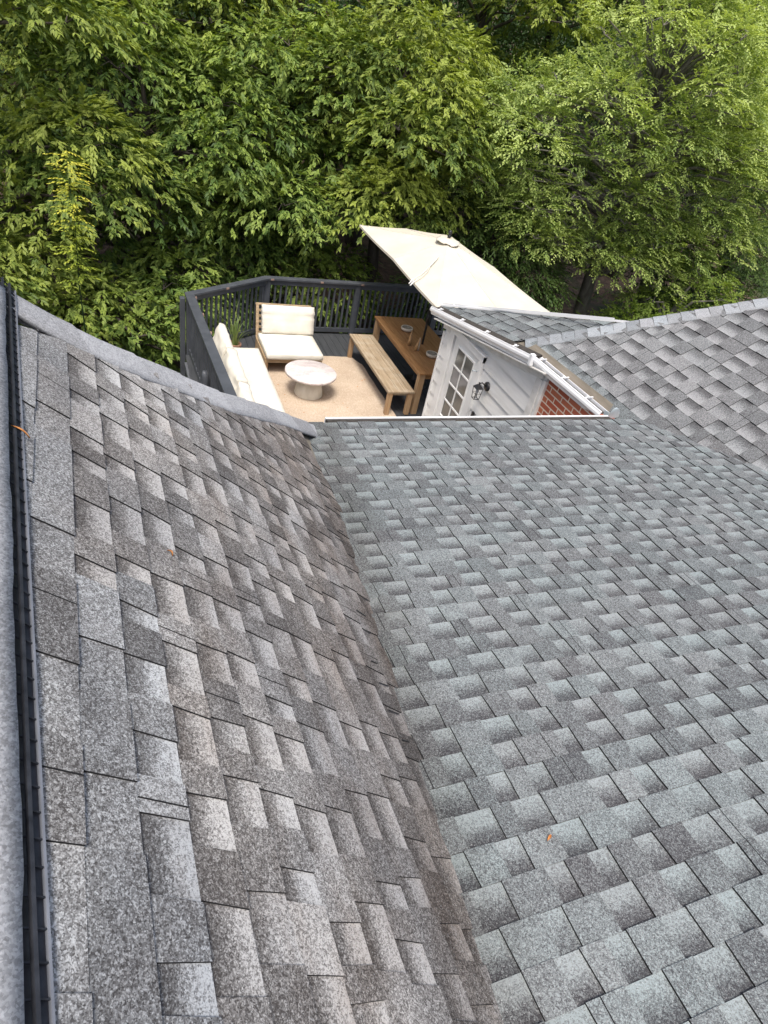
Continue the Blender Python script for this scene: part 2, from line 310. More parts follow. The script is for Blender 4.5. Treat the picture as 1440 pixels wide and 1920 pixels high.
# ---------------------------------------------------------------- shingled roof slope
def clip(poly, hp):
    """poly: list of arrays (s,t,h,r,g,b); hp: list of (a,b,c) keep a*s+b*t<=c"""
    for a, b, c in hp:
        out = []; n = len(poly)
        for i in range(n):
            P, Q = poly[i], poly[(i+1) % n]; dp = a*P[0]+b*P[1]-c; dq = a*Q[0]+b*Q[1]-c
            if dp <= 0: out.append(P)
            if (dp < 0 < dq) or (dq < 0 < dp): out.append(P+(Q-P)*(dp/(dp-dq)))
        poly = out
        if len(poly) < 3: return []
    return poly
def shingles(name, O, A, B, s0, s1, t0, t1, exposure, hp, m, parent, wmin=.08, wmax=.24, lean=0.0, step=.005, tone=(.42,.12), grad=(.02,.42,.86), hue=None, thick=.0055, seed=1, shrink=None, plain=None):
    """A: course direction, B: down-slope direction; teeth and recesses of laminated shingles, course by course"""
    rg = random.Random(seed); O, A, B = np.array(O, float), np.array(A, float), np.array(B, float)
    N = np.cross(A, B); N = N if N[2] > 0 else -N
    V = []; F = []; C = []
    def quad(pts):
        p = clip([np.array(q, float) for q in pts], hp)
        if not p: return
        k = len(V)
        for q in p: V.append(O+A*q[0]+B*q[1]+N*q[2]); C.append((q[3], q[4], q[5], 1))
        F.append(tuple(range(k, k+len(p))))
    tas = [t1]; ex0 = exposure
    while tas[-1] > t0: tas.append(tas[-1]-ex0*(shrink(tas[-1]) if shrink else 1))
    tas = tas[::-1]
    for i in range(len(tas)-1):
        ta = tas[i]; exposure = tas[i+1]-ta; tb = ta+exposure; jit = rg.uniform(-.0015, .0015); tb += jit
        ha, hb = .001, .001+thick
        s = s0-rg.uniform(0, .3); ls = rg.uniform(-.008,.008)
        shg = rg.uniform(0, 1)  # tone of the shingle strip, changes every metre
        left = rg.uniform(.2, 1)
        while s < s1:
            wr = rg.uniform(wmin, wmax); wt = rg.uniform(wmin, wmax)
            if rg.random() < .12: wt *= 1.5
            pln = plain is not None and plain(s, ta)
            if pln: wr *= 2.2; wt *= 2.2
            left -= wr+wt
            if left < 0: shg = rg.uniform(0, 1); left = rg.uniform(.5, 1)
            g = rg.uniform(.15, 1) if hue is None else hue(s, ta, rg)
            gg = tone[1]*(shg-.5)
            sh = lean*exposure
            l1, l2 = rg.uniform(-.007,.007), rg.uniform(-.007,.007)
            # recess: printed dark granule band at the top, light at the butt edge
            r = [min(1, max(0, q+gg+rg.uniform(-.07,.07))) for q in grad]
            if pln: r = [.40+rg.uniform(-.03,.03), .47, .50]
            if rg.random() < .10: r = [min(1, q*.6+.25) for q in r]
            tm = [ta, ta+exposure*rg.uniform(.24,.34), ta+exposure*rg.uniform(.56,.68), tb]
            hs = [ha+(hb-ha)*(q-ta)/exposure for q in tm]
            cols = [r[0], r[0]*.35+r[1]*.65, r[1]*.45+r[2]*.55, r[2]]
            xs = lambda q, e, l: e+sh*(q-ta)/exposure+l*((q-ta)/exposure-.5)
            e1 = s; e2 = s+wr; e3 = s+wr+wt
            for j in range(3):
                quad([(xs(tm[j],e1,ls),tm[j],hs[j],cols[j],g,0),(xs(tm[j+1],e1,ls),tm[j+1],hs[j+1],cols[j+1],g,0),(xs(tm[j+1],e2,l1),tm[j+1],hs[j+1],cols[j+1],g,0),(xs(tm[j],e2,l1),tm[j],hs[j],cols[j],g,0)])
            # tooth
            tt = min(.85, max(.08, tone[0]+gg+rg.gauss(0, tone[1]*.7))); t2 = tt+rg.uniform(-.06,.06)
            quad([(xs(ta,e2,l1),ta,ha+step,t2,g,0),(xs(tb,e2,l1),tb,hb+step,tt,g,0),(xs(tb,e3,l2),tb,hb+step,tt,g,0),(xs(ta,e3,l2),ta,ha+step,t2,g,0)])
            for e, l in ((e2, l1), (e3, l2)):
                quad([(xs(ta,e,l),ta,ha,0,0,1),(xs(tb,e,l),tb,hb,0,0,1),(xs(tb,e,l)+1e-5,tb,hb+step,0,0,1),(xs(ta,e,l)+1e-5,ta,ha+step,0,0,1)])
            # occasional joint between two strips
            if rg.random() < .16:
                sj = e2+wt*rg.uniform(.3,.7); quad([(sj,ta,ha+step+.0006,0,0,1),(sj+sh,tb,hb+step+.0006,0,0,1),(sj+sh+.0035,tb,hb+step+.0006,0,0,1),(sj+.0035,ta,ha+step+.0006,0,0,1)])
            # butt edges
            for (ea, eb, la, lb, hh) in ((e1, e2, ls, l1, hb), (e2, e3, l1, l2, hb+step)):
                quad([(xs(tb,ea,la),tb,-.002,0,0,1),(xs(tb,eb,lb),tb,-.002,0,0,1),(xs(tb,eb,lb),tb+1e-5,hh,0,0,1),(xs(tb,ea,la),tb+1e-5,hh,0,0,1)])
            ls = l2; s = e3
    o = np_mesh(name, np.array(V), F, m, parent, C, 'blend'); return o
def plane_hp(O, A, B, p, q, keep):
    """half-plane in (s,t) through 3d points p,q keeping point keep"""
    f = lambda P: (float(np.dot(np.array(P)-O, A)), float(np.dot(np.array(P)-O, B)))
    (x0, y0), (x1, y1), (kx, ky) = f(p), f(q), f(keep)
    a, b = (y1-y0), -(x1-x0); c = a*x0+b*y0
    if a*kx+b*ky > c: a, b, c = -a, -b, -c
    return (a, b, c)

house = thing('house', 'brick and white sided house with grey shingle roofs around the deck', 'house', (2.6, 3.0, 0))
# ---- middle slope
T = R_(9.5); nM = np.array([0, math.sin(T), math.cos(T)]); dM = 3.17422
def zM(y): return (dM-nM[1]*y)/nM[2]
YG = 3.865
O = np.array([0, YG, zM(YG)]); A = np.array([1., 0, 0]); B = np.array([0, math.cos(T), -math.sin(T)])
def hueM(s, t, rg): return rg.uniform(.2, 1)
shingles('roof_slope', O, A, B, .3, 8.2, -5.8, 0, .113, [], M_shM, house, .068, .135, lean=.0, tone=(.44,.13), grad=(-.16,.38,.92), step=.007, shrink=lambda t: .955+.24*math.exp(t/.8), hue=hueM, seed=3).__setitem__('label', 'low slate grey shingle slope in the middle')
MB().add([O+A*-.2+B*-5.8-nM*.03, O+A*8.3+B*-5.8-nM*.03, O+A*8.3+B*-.004-nM*.03, O+A*-.2+B*-.004-nM*.03], [(0,1,2,3)]).build('roof_deck', M_tan, house)
# ---- left steep slope
ps, al = R_(2.5), R_(41)
A = np.array([-math.sin(ps), math.cos(ps), 0]); hh = np.array([math.cos(ps), math.sin(ps), 0]); B = hh*math.cos(al)-np.array([0,0,math.sin(al)])
nL = np.cross(B, A); nL = nL if nL[2] > 0 else -nL; eL = 2.8805
def onL(x, y, lift=0.0): return np.array([x, y, (eL+lift-nL[0]*x-nL[1]*y)/nL[2]])
v0, v1 = onL(-.312, 2.171), onL(-.137, .293); vd = (v1-v0); vend = v1+vd*1.2; vtop = v0-vd*.09
O = onL(-.137, .293)
hips = [onL(-.400, 2.315), onL(-.245, 2.372), onL(-.058, 2.495), onL(.147, 2.692), onL(.412, 2.913), onL(.796, 3.357), onL(1.10, 3.66), onL(1.375, 3.93)]
KE = onL(.3, 1.5)
hpL = [plane_hp(O, A, B, v0, v1, KE), plane_hp(O, A, B, onL(-.30, 2.31), onL(.45, 2.93), KE), plane_hp(O, A, B, onL(.42, 2.885), onL(1.40, 3.89), KE), plane_hp(O, A, B, onL(-1, -1.9), onL(2, -1.9), KE)]
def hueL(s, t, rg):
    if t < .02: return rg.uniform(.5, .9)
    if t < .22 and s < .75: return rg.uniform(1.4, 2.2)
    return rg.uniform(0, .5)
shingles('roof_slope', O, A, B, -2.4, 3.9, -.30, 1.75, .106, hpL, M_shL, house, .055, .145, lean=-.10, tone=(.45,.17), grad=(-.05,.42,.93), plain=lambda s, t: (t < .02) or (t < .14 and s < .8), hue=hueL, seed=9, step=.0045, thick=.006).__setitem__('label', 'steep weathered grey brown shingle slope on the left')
MB().add([onL(.05, -1.9, -.03), onL(1.9, -1.9, -.03), onL(1.40, 3.82, -.03), onL(-.29, 2.2, -.03)], [(0,1,2,3)]).build('roof_deck', M_tan, house)
# valley: the weathered strip where the two slopes meet is only their intersection, with slightly lifted trimmed shingle corners
dirv = np.cross(nM, nL); dirv = dirv/np.linalg.norm(dirv); dirv = dirv if dirv[1] > 0 else -dirv
def valley(y):
    x = (eL-nL[1]*y-nL[2]*zM(y))/nL[0]; return np.array([x, y, zM(y)])
tv = MB(); rgv = random.Random(77); yv_ = .75
while yv_ < 3.3:
    yv_ += rgv.uniform(.10,.26); p_ = valley(yv_); o_ = rgv.uniform(.015,.11); ln_ = rgv.uniform(.03,.085)
    a_ = p_-B*(o_+ln_)+nL*.0125; b_ = p_-B*o_+nL*.0135+A*rgv.uniform(-.012,.004); tv = MB(); tv.beam(a_, b_, .0035, .003, up=nL); tv.build('shingle_edge', M_black, house)
# ---- hip cap strips on the left hip
def cap_run(name, pts, width, nrm_a, nrm_b, side, n, label, lift=.012, seed=4, overlap=1.25, under=None, cap_w2=None, capm=None):
    """cap shingles folded over a hip: pts polyline; side = in-plane direction towards the viewer's slope"""
    rg = random.Random(seed); V = []; F = []; C = []
    pts = [np.array(p, float) for p in pts]; L = [0]
    for a_, b_ in zip(pts, pts[1:]): L.append(L[-1]+np.linalg.norm(b_-a_))
    def at(d):
        d = min(max(d, 0), L[-1]-1e-6)
        for i in range(len(pts)-1):
            if d <= L[i+1]: return pts[i]+(pts[i+1]-pts[i])*(d-L[i])/(L[i+1]-L[i])
        return pts[-1]
    st = L[-1]/n; side = np.array(side, float); na, nb = np.array(nrm_a, float), np.array(nrm_b, float); sb = np.array(under, float)
    for i in range(n):
        a_, b_ = i*st, min((i+overlap)*st, L[-1]); tn = rg.uniform(.25,.75); g = rg.uniform(0, 1); wj = rg.uniform(-.006,.006)
        for e0, e1, lift0, lift1 in ((a_, b_, lift+.006, lift-.002),):
            K = 5; rows = []
            for q in range(K):
                d = e0+(e1-e0)*q/(K-1); P = at(d); lf = lift0+(lift1-lift0)*q/(K-1)
                sag = rg.uniform(-.0025,.0025)
                w1 = width+wj+rg.uniform(-.004,.004)
                row = [P+sb*(cap_w2 or width)+nb*(.006), P+sb*.02+nb*lf*.9, P+(na+nb)*.5*lf, P+side*.02+na*(lf+sag), P+side*w1*.6+na*(lf*.8+sag), P+side*w1+na*(.010+abs(sag)), P+side*w1-na*.004]
                rows.append(row)
            k = len(V)
            for rw in rows:
                for j, p in enumerate(rw): V.append(p); C.append((tn+rg.uniform(-.05,.05), g, 1.0 if j == 6 else 0, 1))
            W = 7
            for q in range(K-1):
                for j in range(W-1): F.append((k+q*W+j, k+q*W+j+1, k+(q+1)*W+j+1, k+(q+1)*W+j))
            # front edge
            k2 = len(V); 
            for j, p in enumerate(rows[0]): V.append(p.copy()); C.append((0,0,1,1))
            for j, p in enumerate(rows[0]): V.append(p-np.array([0,0,.007])); C.append((0,0,1,1))
            for j in range(W-1): F.append((k2+j, k2+j+1, k2+W+j+1, k2+W+j))
    P_ = [np.array(V[i]) for i in F[W]]; up_ = np.cross(P_[1]-P_[0], P_[2]-P_[1])[2]
    F = [tuple(f[::-1]) for f in F] if up_ < 0 else F
    o = np_mesh(name, np.array(V), F, capm or M_cap, house, C, 'blend'); o['label'] = label; return o
hd = (hips[-1]-hips[0]); hd /= np.linalg.norm(hd); sideL = np.cross(nL, hd); sideL /= np.linalg.norm(sideL)
if sideL[1] > 0: sideL = -sideL
nH = np.array([0, math.sin(R_(41)), math.cos(R_(41))]); underH = np.cross(nH, hd); underH /= np.linalg.norm(underH)
if underH[1] < 0: underH = -underH
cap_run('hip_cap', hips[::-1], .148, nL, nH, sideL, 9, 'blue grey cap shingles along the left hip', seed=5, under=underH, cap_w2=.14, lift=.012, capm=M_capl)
# hidden face beyond the left hip, with its own shingles
A2 = np.array([1., 0, 0]); B2 = np.array([0, math.cos(R_(41)), -math.sin(R_(41))]); O2 = np.array(hips[1])+np.array([0,.0,-.085])
hpH = [plane_hp(O2, A2, B2, hips[1]+np.array([0,.02,0]), hips[-1]+np.array([0,.02,0]), O2+B2*1+A2*-.2)]
shingles('roof_slope', O2, A2, B2, -3.0, 2.0, 0, 2.1, .114, hpH, M_shL, house, .1, .25, seed=12).__setitem__('label', 'hip end slope falling towards the deck behind the left hip')
# ---- ridge vent and ridge caps at the far left
def capedge(y, lift):  # position of the right edge of the ridge cap
    return onL(-.155-(.1)*(y-.285)/1.02*1.0-.006*(y-.285)**2*0, y, lift)
vent = MB(); ribs = MB(); lip = MB()
def ve(t): return v1+(v0-v1)*t      # t=1 far end, t<0 towards and past the camera
tA, tB = -.9, 1.10
Bv = B/np.linalg.norm(B)
vent.add([ve(tA)+nL*.010-Bv*.004, ve(tB)+nL*.010-Bv*.004, ve(tB)-Bv*.14+nL*.012, ve(tA)-Bv*.14+nL*.012], [(0,1,2,3)])
for k in range(96):
    t = tA+(tB-tA)*k/95; p = ve(t)-Bv*.006; wd = .0022
    ribs.beam(p+nL*.013, p-Bv*.085+nL*.026, wd, .004, up=nL)
ribs.beam(ve(tA)-Bv*.030+nL*.022, ve(tB)-Bv*.030+nL*.022, .006, .008, up=nL)
for t in (0,):
    ribs.beam(ve(tA)-Bv*.055+nL*.026, ve(tB)-Bv*.055+nL*.026, .004, .008, up=nL)
vb = vent.build('ridge_vent', M_vent, house, label='black plastic ridge vent slot beside the ridge cap'); ribs.build('louvre', M_vent, vb)
lip.beam(ve(tA)-Bv*.004+nL*.011, ve(tB)-Bv*.004+nL*.011, .004, .010, up=nL); lip.build('vent_lip', M_lip, vb)
V = []; F = []; C = []; rg = random.Random(3)
ys = np.linspace(-1.8, 2.27, 90); capx = []
for i, y in enumerate(ys):
    e = onL(-.1262-.0943*y, y, .034)  # cap edge above slope
    j = rg.uniform(-.0015,.0015)+(.003 if int((y+2)/.27) % 2 else 0); e = e+Bv*j
    row = [e-nL*.010, e, e+np.array([-.035,0,.020]), e+np.array([-.10,0,.045]), e+np.array([-.19,0,.062]), e+np.array([-.34,0,-.06]), e+np.array([-.345,0,-.075])]
    tn = .35+.3*((int((y+2)/.27)*37) % 10)/10
    for q, p in enumerate(row): V.append(p); C.append((tn+rg.uniform(-.04,.04), .6, 1.0 if q in (0,) else 0, 1))
for i in range(len(ys)-1):
    for j in range(6): F.append((i*7+j, i*7+j+1, (i+1)*7+j+1, (i+1)*7+j))
k = len(ys)-1; F.append(tuple(k*7+j for j in range(7)))
P_ = [np.array(V[i]) for i in F[3]]; up_ = np.cross(P_[1]-P_[0], P_[2]-P_[1])[2]; F = [tuple(f[::-1]) for f in F] if up_ < 0 else F
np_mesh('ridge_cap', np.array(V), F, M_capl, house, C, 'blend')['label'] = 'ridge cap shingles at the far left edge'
# far side of the ridge
pk = lambda y: onL(-.1262-.0943*y, y, .034)+np.array([-.22, 0, .03])
A3 = pk(2.1)-pk(-1.8); A3 /= np.linalg.norm(A3); B3 = np.array([-math.cos(al), -.07, -math.sin(al)]); B3 -= A3*np.dot(A3, B3); B3 /= np.linalg.norm(B3)
shingles('roof_slope', pk(0), A3, B3, -1.8, 2.05, 0, 1.8, .12, [], M_shL, house, seed=21).__setitem__('label', 'slope falling away beyond the ridge')

# ---- right slope
ph = R_(30); nR = np.array([-math.sin(ph), 0, math.cos(ph)]); eR = .03
def onR(x, y, lift=0.0): return np.array([x, y, (eR+lift-nR[0]*x)/nR[2]])
O = onR(4.27, 4.0); A = np.array([0, -1., 0]); B = np.array([-math.cos(ph), 0, -math.sin(ph)])
Hs, He = onR(4.30, 5.71), onR(6.09, 4.57); Hd = (He-Hs)/np.linalg.norm(He-Hs); Hf = Hs+Hd*4.5; H0 = Hs-Hd*.06
KR = onR(5, 3.5)
hpR = [plane_hp(O, A, B, H0, He, KR)]
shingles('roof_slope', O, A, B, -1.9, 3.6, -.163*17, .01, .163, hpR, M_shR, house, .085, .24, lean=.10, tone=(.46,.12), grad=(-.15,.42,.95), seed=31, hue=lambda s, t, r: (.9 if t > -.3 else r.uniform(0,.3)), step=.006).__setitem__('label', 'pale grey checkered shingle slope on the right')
MB().add([onR(4.27, 5.6, -.03), onR(6.9, 3.95, -.03), onR(6.9, .8, -.03), onR(4.27, .8, -.03)], [(0,1,2,3)]).build('roof_deck', M_tan, house)
sideR = np.cross(nR, Hd); sideR /= np.linalg.norm(sideR)
if sideR[1] > 0: sideR = -sideR
nB = np.array([.15, .62, .77]); nB = nB-Hd*np.dot(nB, Hd); nB /= np.linalg.norm(nB); underR = np.cross(nB, Hd); underR = underR if underR[1] > 0 else -underR
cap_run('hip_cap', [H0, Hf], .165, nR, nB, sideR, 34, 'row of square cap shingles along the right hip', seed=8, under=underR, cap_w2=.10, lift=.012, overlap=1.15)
b0, b1 = Hs+Hd*1.35, Hf
MB().add([b0+underR*.05, b1+underR*.05, b1+underR*2.4, b0+underR*1.2+np.array([.3,0,0])], [(0,1,2,3)]).build('roof_slope', M_shR, house, label='back slope beyond the right hip')
# ---- porch roof patch
Ap, Cp = np.array([4.10, 7.63, 2.118]), np.array([4.125, 5.42, 2.52]); Rp = np.array([5.16, 5.06, 3.01])
n_ = np.cross(Hs-Ap, Rp-Ap); n_ /= np.linalg.norm(n_); n_ = n_ if n_[2] > 0 else -n_
Cp[2] = Ap[2]-(n_[0]*(Cp[0]-Ap[0])+n_[1]*(Cp[1]-Ap[1]))/n_[2]
Ag = (Cp-Ap)/np.linalg.norm(Cp-Ap); Bg = np.cross(Ag, n_); Bg = Bg if np.dot(Bg, Ap-Rp) > 0 else -Bg; Bg /= np.linalg.norm(Bg)
KP = (Ap+Hs+Rp)/3
hpP = [plane_hp(Ap, Ag, Bg, Ap, Rp, KP), plane_hp(Ap, Ag, Bg, Hs-Hd*.1, Rp, KP), plane_hp(Ap, Ag, Bg, Ap, Cp, KP)]
shingles('roof_slope', Ap, Ag, Bg, -1, 4, -.125*26, 0.0, .125, hpP, M_shM, house, .10, .26, tone=(.42,.16), grad=(.2,.40,.62), seed=41).__setitem__('label', 'small blue grey shingle slope over the porch')
MB().add([Ap-n_*.02, Cp-n_*.02, Hs-n_*.02, Rp-n_*.02], [(0,1,2,3)]).build('roof_deck', M_tan, house)
# white drip edge with rear gutter rim
zup = np.array([0,0,1.])
rk = MB(); d_ = (Rp-Ap); d_ /= np.linalg.norm(d_); pe = Rp-d_*.12
rk.beam(Ap-d_*.10+np.array([0,.02,.012]), pe+np.array([0,.02,.012]), .03, .02); rk.beam(Ap+np.array([.05,.085,.008]), pe+np.array([-.2,.085,.008]), .012, .03)
for k in range(6):
    q = Ap+(pe-Ap)*(k+.6)/6.2; rk.beam(q+np.array([0,.0,.020]), q+np.array([0,.09,.018]), .014, .006)
rk.build('drip_edge', M_gut, house)
# ---- gutters: K profile, outward / up
prof = [(0,0), (.012,-.025), (.012,-.05), (-.012,-.075), (-.022,-.105), (-.10,-.105), (-.10,-.002), (-.092,-.002), (-.092,-.096), (-.03,-.096), (-.02,-.07), (.0,-.048), (.0,-.028), (-.012,-.002)]
def gutter(p0, p1, out, label, nb, deb=True, brk=True):
    g = MB(); g.sweep(p0, p1, prof, out); p0, p1 = Vector(p0), Vector(p1); out = Vector(out)
    g.sweep(p0, p1, [(.004,.004),(.004,-.006),(-.014,-.006),(-.014,.004)], out)
    o = g.build('gutter', M_gut, house, bevel=.002, label=label)
    if deb:
        d = MB(); d.sweep(p0, p1, [(-.014,-.004),(-.115,.020),(-.115,-.01),(-.014,-.03)], out); d.build('debris_guard', M_debris, o)
    if brk:
        for k in range(nb):
            q = p0+(p1-p0)*((k+.35)/nb); b = MB(); b.beam(q+out*.0+Vector((0,0,.006)), q-out*.105+Vector((0,0,.010)), .014, .006); b.beam(q-out*.03+Vector((0,0,.014)), q-out*.055+Vector((0,0,.014)), .035, .014)
            b.build('bracket', M_gut, o)
    return o
Gc = (3.985, 5.16, 2.565)
gutter((3.98, 7.67, 2.095), Gc, (-1,0,0), 'white gutter climbing over the porch door', 4)
g2o = Vector((-1, -.09, 0)).normalized()
gutter((4.00, 5.22, 2.565), (4.115, 4.07, 2.535), g2o, 'white gutter above the brick wall', 3, deb=False)
d2 = MB(); d2.sweep((4.00,5.2,2.565), (4.115,4.09,2.535), [(-.018,-.035),(-.09,-.03),(-.09,-.04),(-.018,-.045)], g2o); d2.build('debris_guard', M_debris, house)
gutter((1.40, YG+.118, zM(YG)-.022), (4.12, YG+.118, zM(YG)-.022), (0,1,0), 'long white gutter at the foot of the middle slope', 7, deb=True, brk=False)
for k in range(0):
    x = 1.7+k*.3; MB().box((x, YG+.05, zM(YG)-.022), (.012,.11,.005)).build('bracket', M_gut, house)
MB().sweep((4.12, 5.5, 2.50), (4.24, 4.05, 2.495), [(0,0),(-.11,.055),(-.13,.035),(0,-.02)], (-1,0,0)).build('fascia_board', M_tan, house)
eb = MB(); eb.add([(4.19, 5.15, 2.49), (4.20, 4.03, 2.49), (4.29, 4.03, 2.515), (4.27, 5.35, 2.515)], [(0,1,2,3)]); eb.build('roof_edge_board', M_tan, house, label='bare weathered board behind the brick wall gutter')
# outside corner of the gutters
MB().box((3.99, 5.17, 2.525), (.05,.05,.125)).build('gutter_corner', M_gut, house, bevel=.006)
# end diverter: bent flashing leaf
dv = MB(); c0 = Vector((4.20, 4.02, 2.53))
pts = []
for i in range(9):
    a = i/8*math.pi; pts.append((-.062*math.cos(a), .10*math.sin(a)**.7 if a > 0 else 0))
pv = [c0+Vector((x*.95+.02, -.03*abs(x)*8, z-.02)) for x, z in pts]; pv += [c0+Vector((.062,.0,-.07)), c0+Vector((-.062,.0,-.07))]
k = len(pv); dv.add(pv+[p+Vector((.004,.008,0)) for p in pv], [tuple(range(k)), tuple(range(k, 2*k))[::-1]]+[(i, (i+1)%k, k+(i+1)%k, k+i) for i in range(k)])
q0 = c0+Vector((-.04,-.02,.0)); dv.beam(q0+Vector((-.03,0,-.06)), q0+Vector((-.03,.02,.045)), .004, .07)
dv.build('gutter_end_flashing', M_flash, house, bevel=.001)
# ---- walls
XW = 4.10
def zt(y): return 2.035+(7.3-y)*.195
w_ = MB(); w_.add([(XW,7.3,-.4),(XW,4.95,-.4),(XW,4.95,zt(4.95)),(XW,7.3,zt(7.3)),(XW+.14,7.3,-.4),(XW+.14,4.95,-.4),(XW+.14,4.95,zt(4.95)),(XW+.14,7.3,zt(7.3))], [(0,1,2,3),(4,7,6,5),(0,3,7,4),(1,5,6,2),(3,2,6,7),(0,4,5,1)])
wall = w_.build('wall', M_sid, house, label='white lap siding wall beside the door')
for ya0, yb in ((7.3, 7.10), (6.15, 5.085)):
    sd_ = MB()
    for k in range(-2, 14):
        z0 = .06+k*.188; z1 = z0+.186; ya = ya0
        # clip against the raked top
        a_, b_ = min(z1, zt(ya)-.02), min(z1, zt(yb)-.02)
        if b_ <= z0: continue
        if a_ <= z0:
            ys_ = 7.3-(z0+.02-2.035)/.195; ya = min(ya, max(ys_, yb+.01)); a_ = z0+.002
        sd_.add([(XW-.020, ya, z0), (XW-.020, yb, z0), (XW-.004, yb, b_), (XW-.004, ya, a_), (XW+.002, ya, z0), (XW+.002, yb, z0), (XW+.002, yb, b_), (XW+.002, ya, a_)], [(0,1,2,3),(0,4,5,1),(3,2,6,7),(0,3,7,4),(1,5,6,2)])
    sd_.build('siding', M_sid, wall)
fr = MB(); fr.beam((XW-.016, 7.36, zt(7.36)-.045), (XW-.016, 5.0, zt(5.0)-.045), .028, .10, up=(0,.19,.98)); fr.build('frieze_board', M_trimw, wall)
MB().beam((4.04, 7.5, zt(7.5)-.002), (4.05, 4.9, zt(4.9)-.002), .13, .012).build('soffit', M_trimw, house)
cb = MB(); cb.bb((XW-.034, 5.085, -.4), (XW-.002, 4.98, zt(5.03)-.10)); cb.bb((XW-.022, 4.978, -.4), (XW+.03, 4.925, zt(4.95)-.10)); cb.build('corner_board', M_trimw, house, bevel=.003)
MB().bb((XW-.028, 7.33, -.4), (XW+.02, 7.285, 1.90)).build('corner_board', M_white, house, bevel=.003)
MB().bb((XW+.012, 4.925, -.4), (XW+.15, 3.9, 2.50)).build('brick_wall', M_brick, house)
# house body under the roofs so the place holds up from the side
MB().bb((1.5, 3.62, -.4), (4.1, 3.45, 2.50)).build('wall', M_sid, house, label='white sided wall below the middle slope'); MB().bb((1.42, 3.6, -3), (1.56, -2, 2.5)).build('wall', M_sid, house); MB().bb((XW+.14, 7.3, -3), (7.4, 7.16, 1.95)).build('wall', M_sid, house)
# ---- door
door = MB(); door.bb((XW-.030, 6.94, 0.02), (XW+.010, 6.255, 1.985)); dr = door.build('door', M_white, house, bevel=.003)
cs = MB(); cs.bb((XW-.052, 7.09, 0), (XW-.003, 6.965, 2.075)); cs.bb((XW-.052, 6.235, 0), (XW-.003, 6.14, 2.075)); cs.bb((XW-.054, 7.09, 2.0), (XW-.004, 6.14, 2.085)); cs.bb((XW-.072, 7.11, 2.085), (XW-.004, 6.12, 2.105))
cs.bb((XW-.058, 6.985, 0), (XW-.036, 6.962, 2.0)); cs.build('door_casing', M_white, house, bevel=.003)
gl = MB(); gl.bb((XW-.034, 6.80, .92), (XW-.032, 6.34, 1.90)); gls = gl.build('glass', M_pane, dr)
mu = MB()
for yy in (6.81, 6.575, 6.33): mu.bb((XW-.045, yy+.011, .90), (XW-.029, yy-.011, 1.92))
for zz in (.90, 1.15, 1.40, 1.65, 1.91): mu.bb((XW-.0465, 6.82, zz+.011), (XW-.031, 6.32, zz-.011))
mu.build('muntins', M_white, dr, bevel=.002)
pn = MB(); 
for a_, b_ in (((6.83,.80),(6.31,.83)), ((6.83,.20),(6.31,.23)), ((6.83,.20),(6.80,.83)), ((6.34,.20),(6.31,.83))): pn.bb((XW-.040, a_[0], a_[1]), (XW-.0285, b_[0], b_[1]))
pn.build('panel_moulding', M_white, dr, bevel=.002)
lt = MB(); lt.bb((XW-.06, 6.285, 1.00), (XW-.030, 6.265, 1.10)); lt.tube([(XW-.055,6.275,1.05),(XW-.085,6.275,1.05),(XW-.085,6.34,1.05)], .009); lt.build('handle', M_flash, dr)
ht = MB(); ht.tube([(XW-.05,6.20,1.86),(XW-.09,6.21,1.87),(XW-.10,6.24,1.86),(XW-.085,6.25,1.84)], .006); ht.build('hook', M_flash, house)

# ---- wall lantern
L = thing('wall_lantern', 'black carriage lantern mounted on the white siding by the door', 'wall lamp', (XW-.02, 5.93, 1.80))
cx, cy, cz = XW-.155, 5.91, 1.735
m_ = MB(); vs = []
prof_ = [(0,0),(.001,.060),(.016,.058),(.028,.045),(.032,.0)]
n = 20
vs = [(XW-.018-o_, 5.93+r_*math.cos(2*math.pi*k/n), 1.80+r_*math.sin(2*math.pi*k/n)) for o_, r_ in prof_[1:4]+[(.03,.02)] for k in range(n)]
m_.add(vs, [(i*n+k, i*n+(k+1)%n, (i+1)*n+(k+1)%n, (i+1)*n+k) for i in range(3) for k in range(n)]+[tuple(range(3*n,4*n))], True); m_.build('backplate', M_black, L)
m_ = MB(); m_.tube([(XW-.04,5.93,1.80),(XW-.08,5.925,1.83),(XW-.12,5.915,1.86),(cx,cy,1.84)], [.010,.009,.008,.008]); m_.build('arm', M_black, L)
m_ = MB(); m_.add([(cx-.05,cy-.05,cz+.06),(cx+.05,cy-.05,cz+.06),(cx+.05,cy+.05,cz+.06),(cx-.05,cy+.05,cz+.06),(cx-.018,cy-.018,cz+.10),(cx+.018,cy-.018,cz+.10),(cx+.018,cy+.018,cz+.10),(cx-.018,cy+.018,cz+.10)], [(0,1,5,4),(1,2,6,5),(2,3,7,6),(3,0,4,7),(4,5,6,7),(0,3,2,1)]); m_.lathe((cx,cy,cz), [(.014,.10),(.010,.115),(.014,.125),(.0,.135)], 12); m_.build('lamp_cap', M_black, L)
m_ = MB()
T4 = [(-1,-1),(1,-1),(1,1),(-1,1)]
for (a_, b_) in T4: m_.tube([(cx+a_*.044,cy+b_*.044,cz+.06),(cx+a_*.032,cy+b_*.032,cz-.085)], .0042, 6)
for zz, q in ((.058,.044),(-.085,.032),(-.01,.038)):
    for i in range(4):
        a_, b_ = T4[i], T4[(i+1)%4]; m_.tube([(cx+a_[0]*q,cy+a_[1]*q,cz+zz),(cx+b_[0]*q,cy+b_[1]*q,cz+zz)], .0042 if zz != -.01 else .0025, 6)
m_.build('cage', M_black, L)
m_ = MB(); m_.tube([(cx,cy,cz-.05),(cx,cy,cz+.03)], [.010,.008]); m_.build('candle_bulb', M_lamp_glass, L)
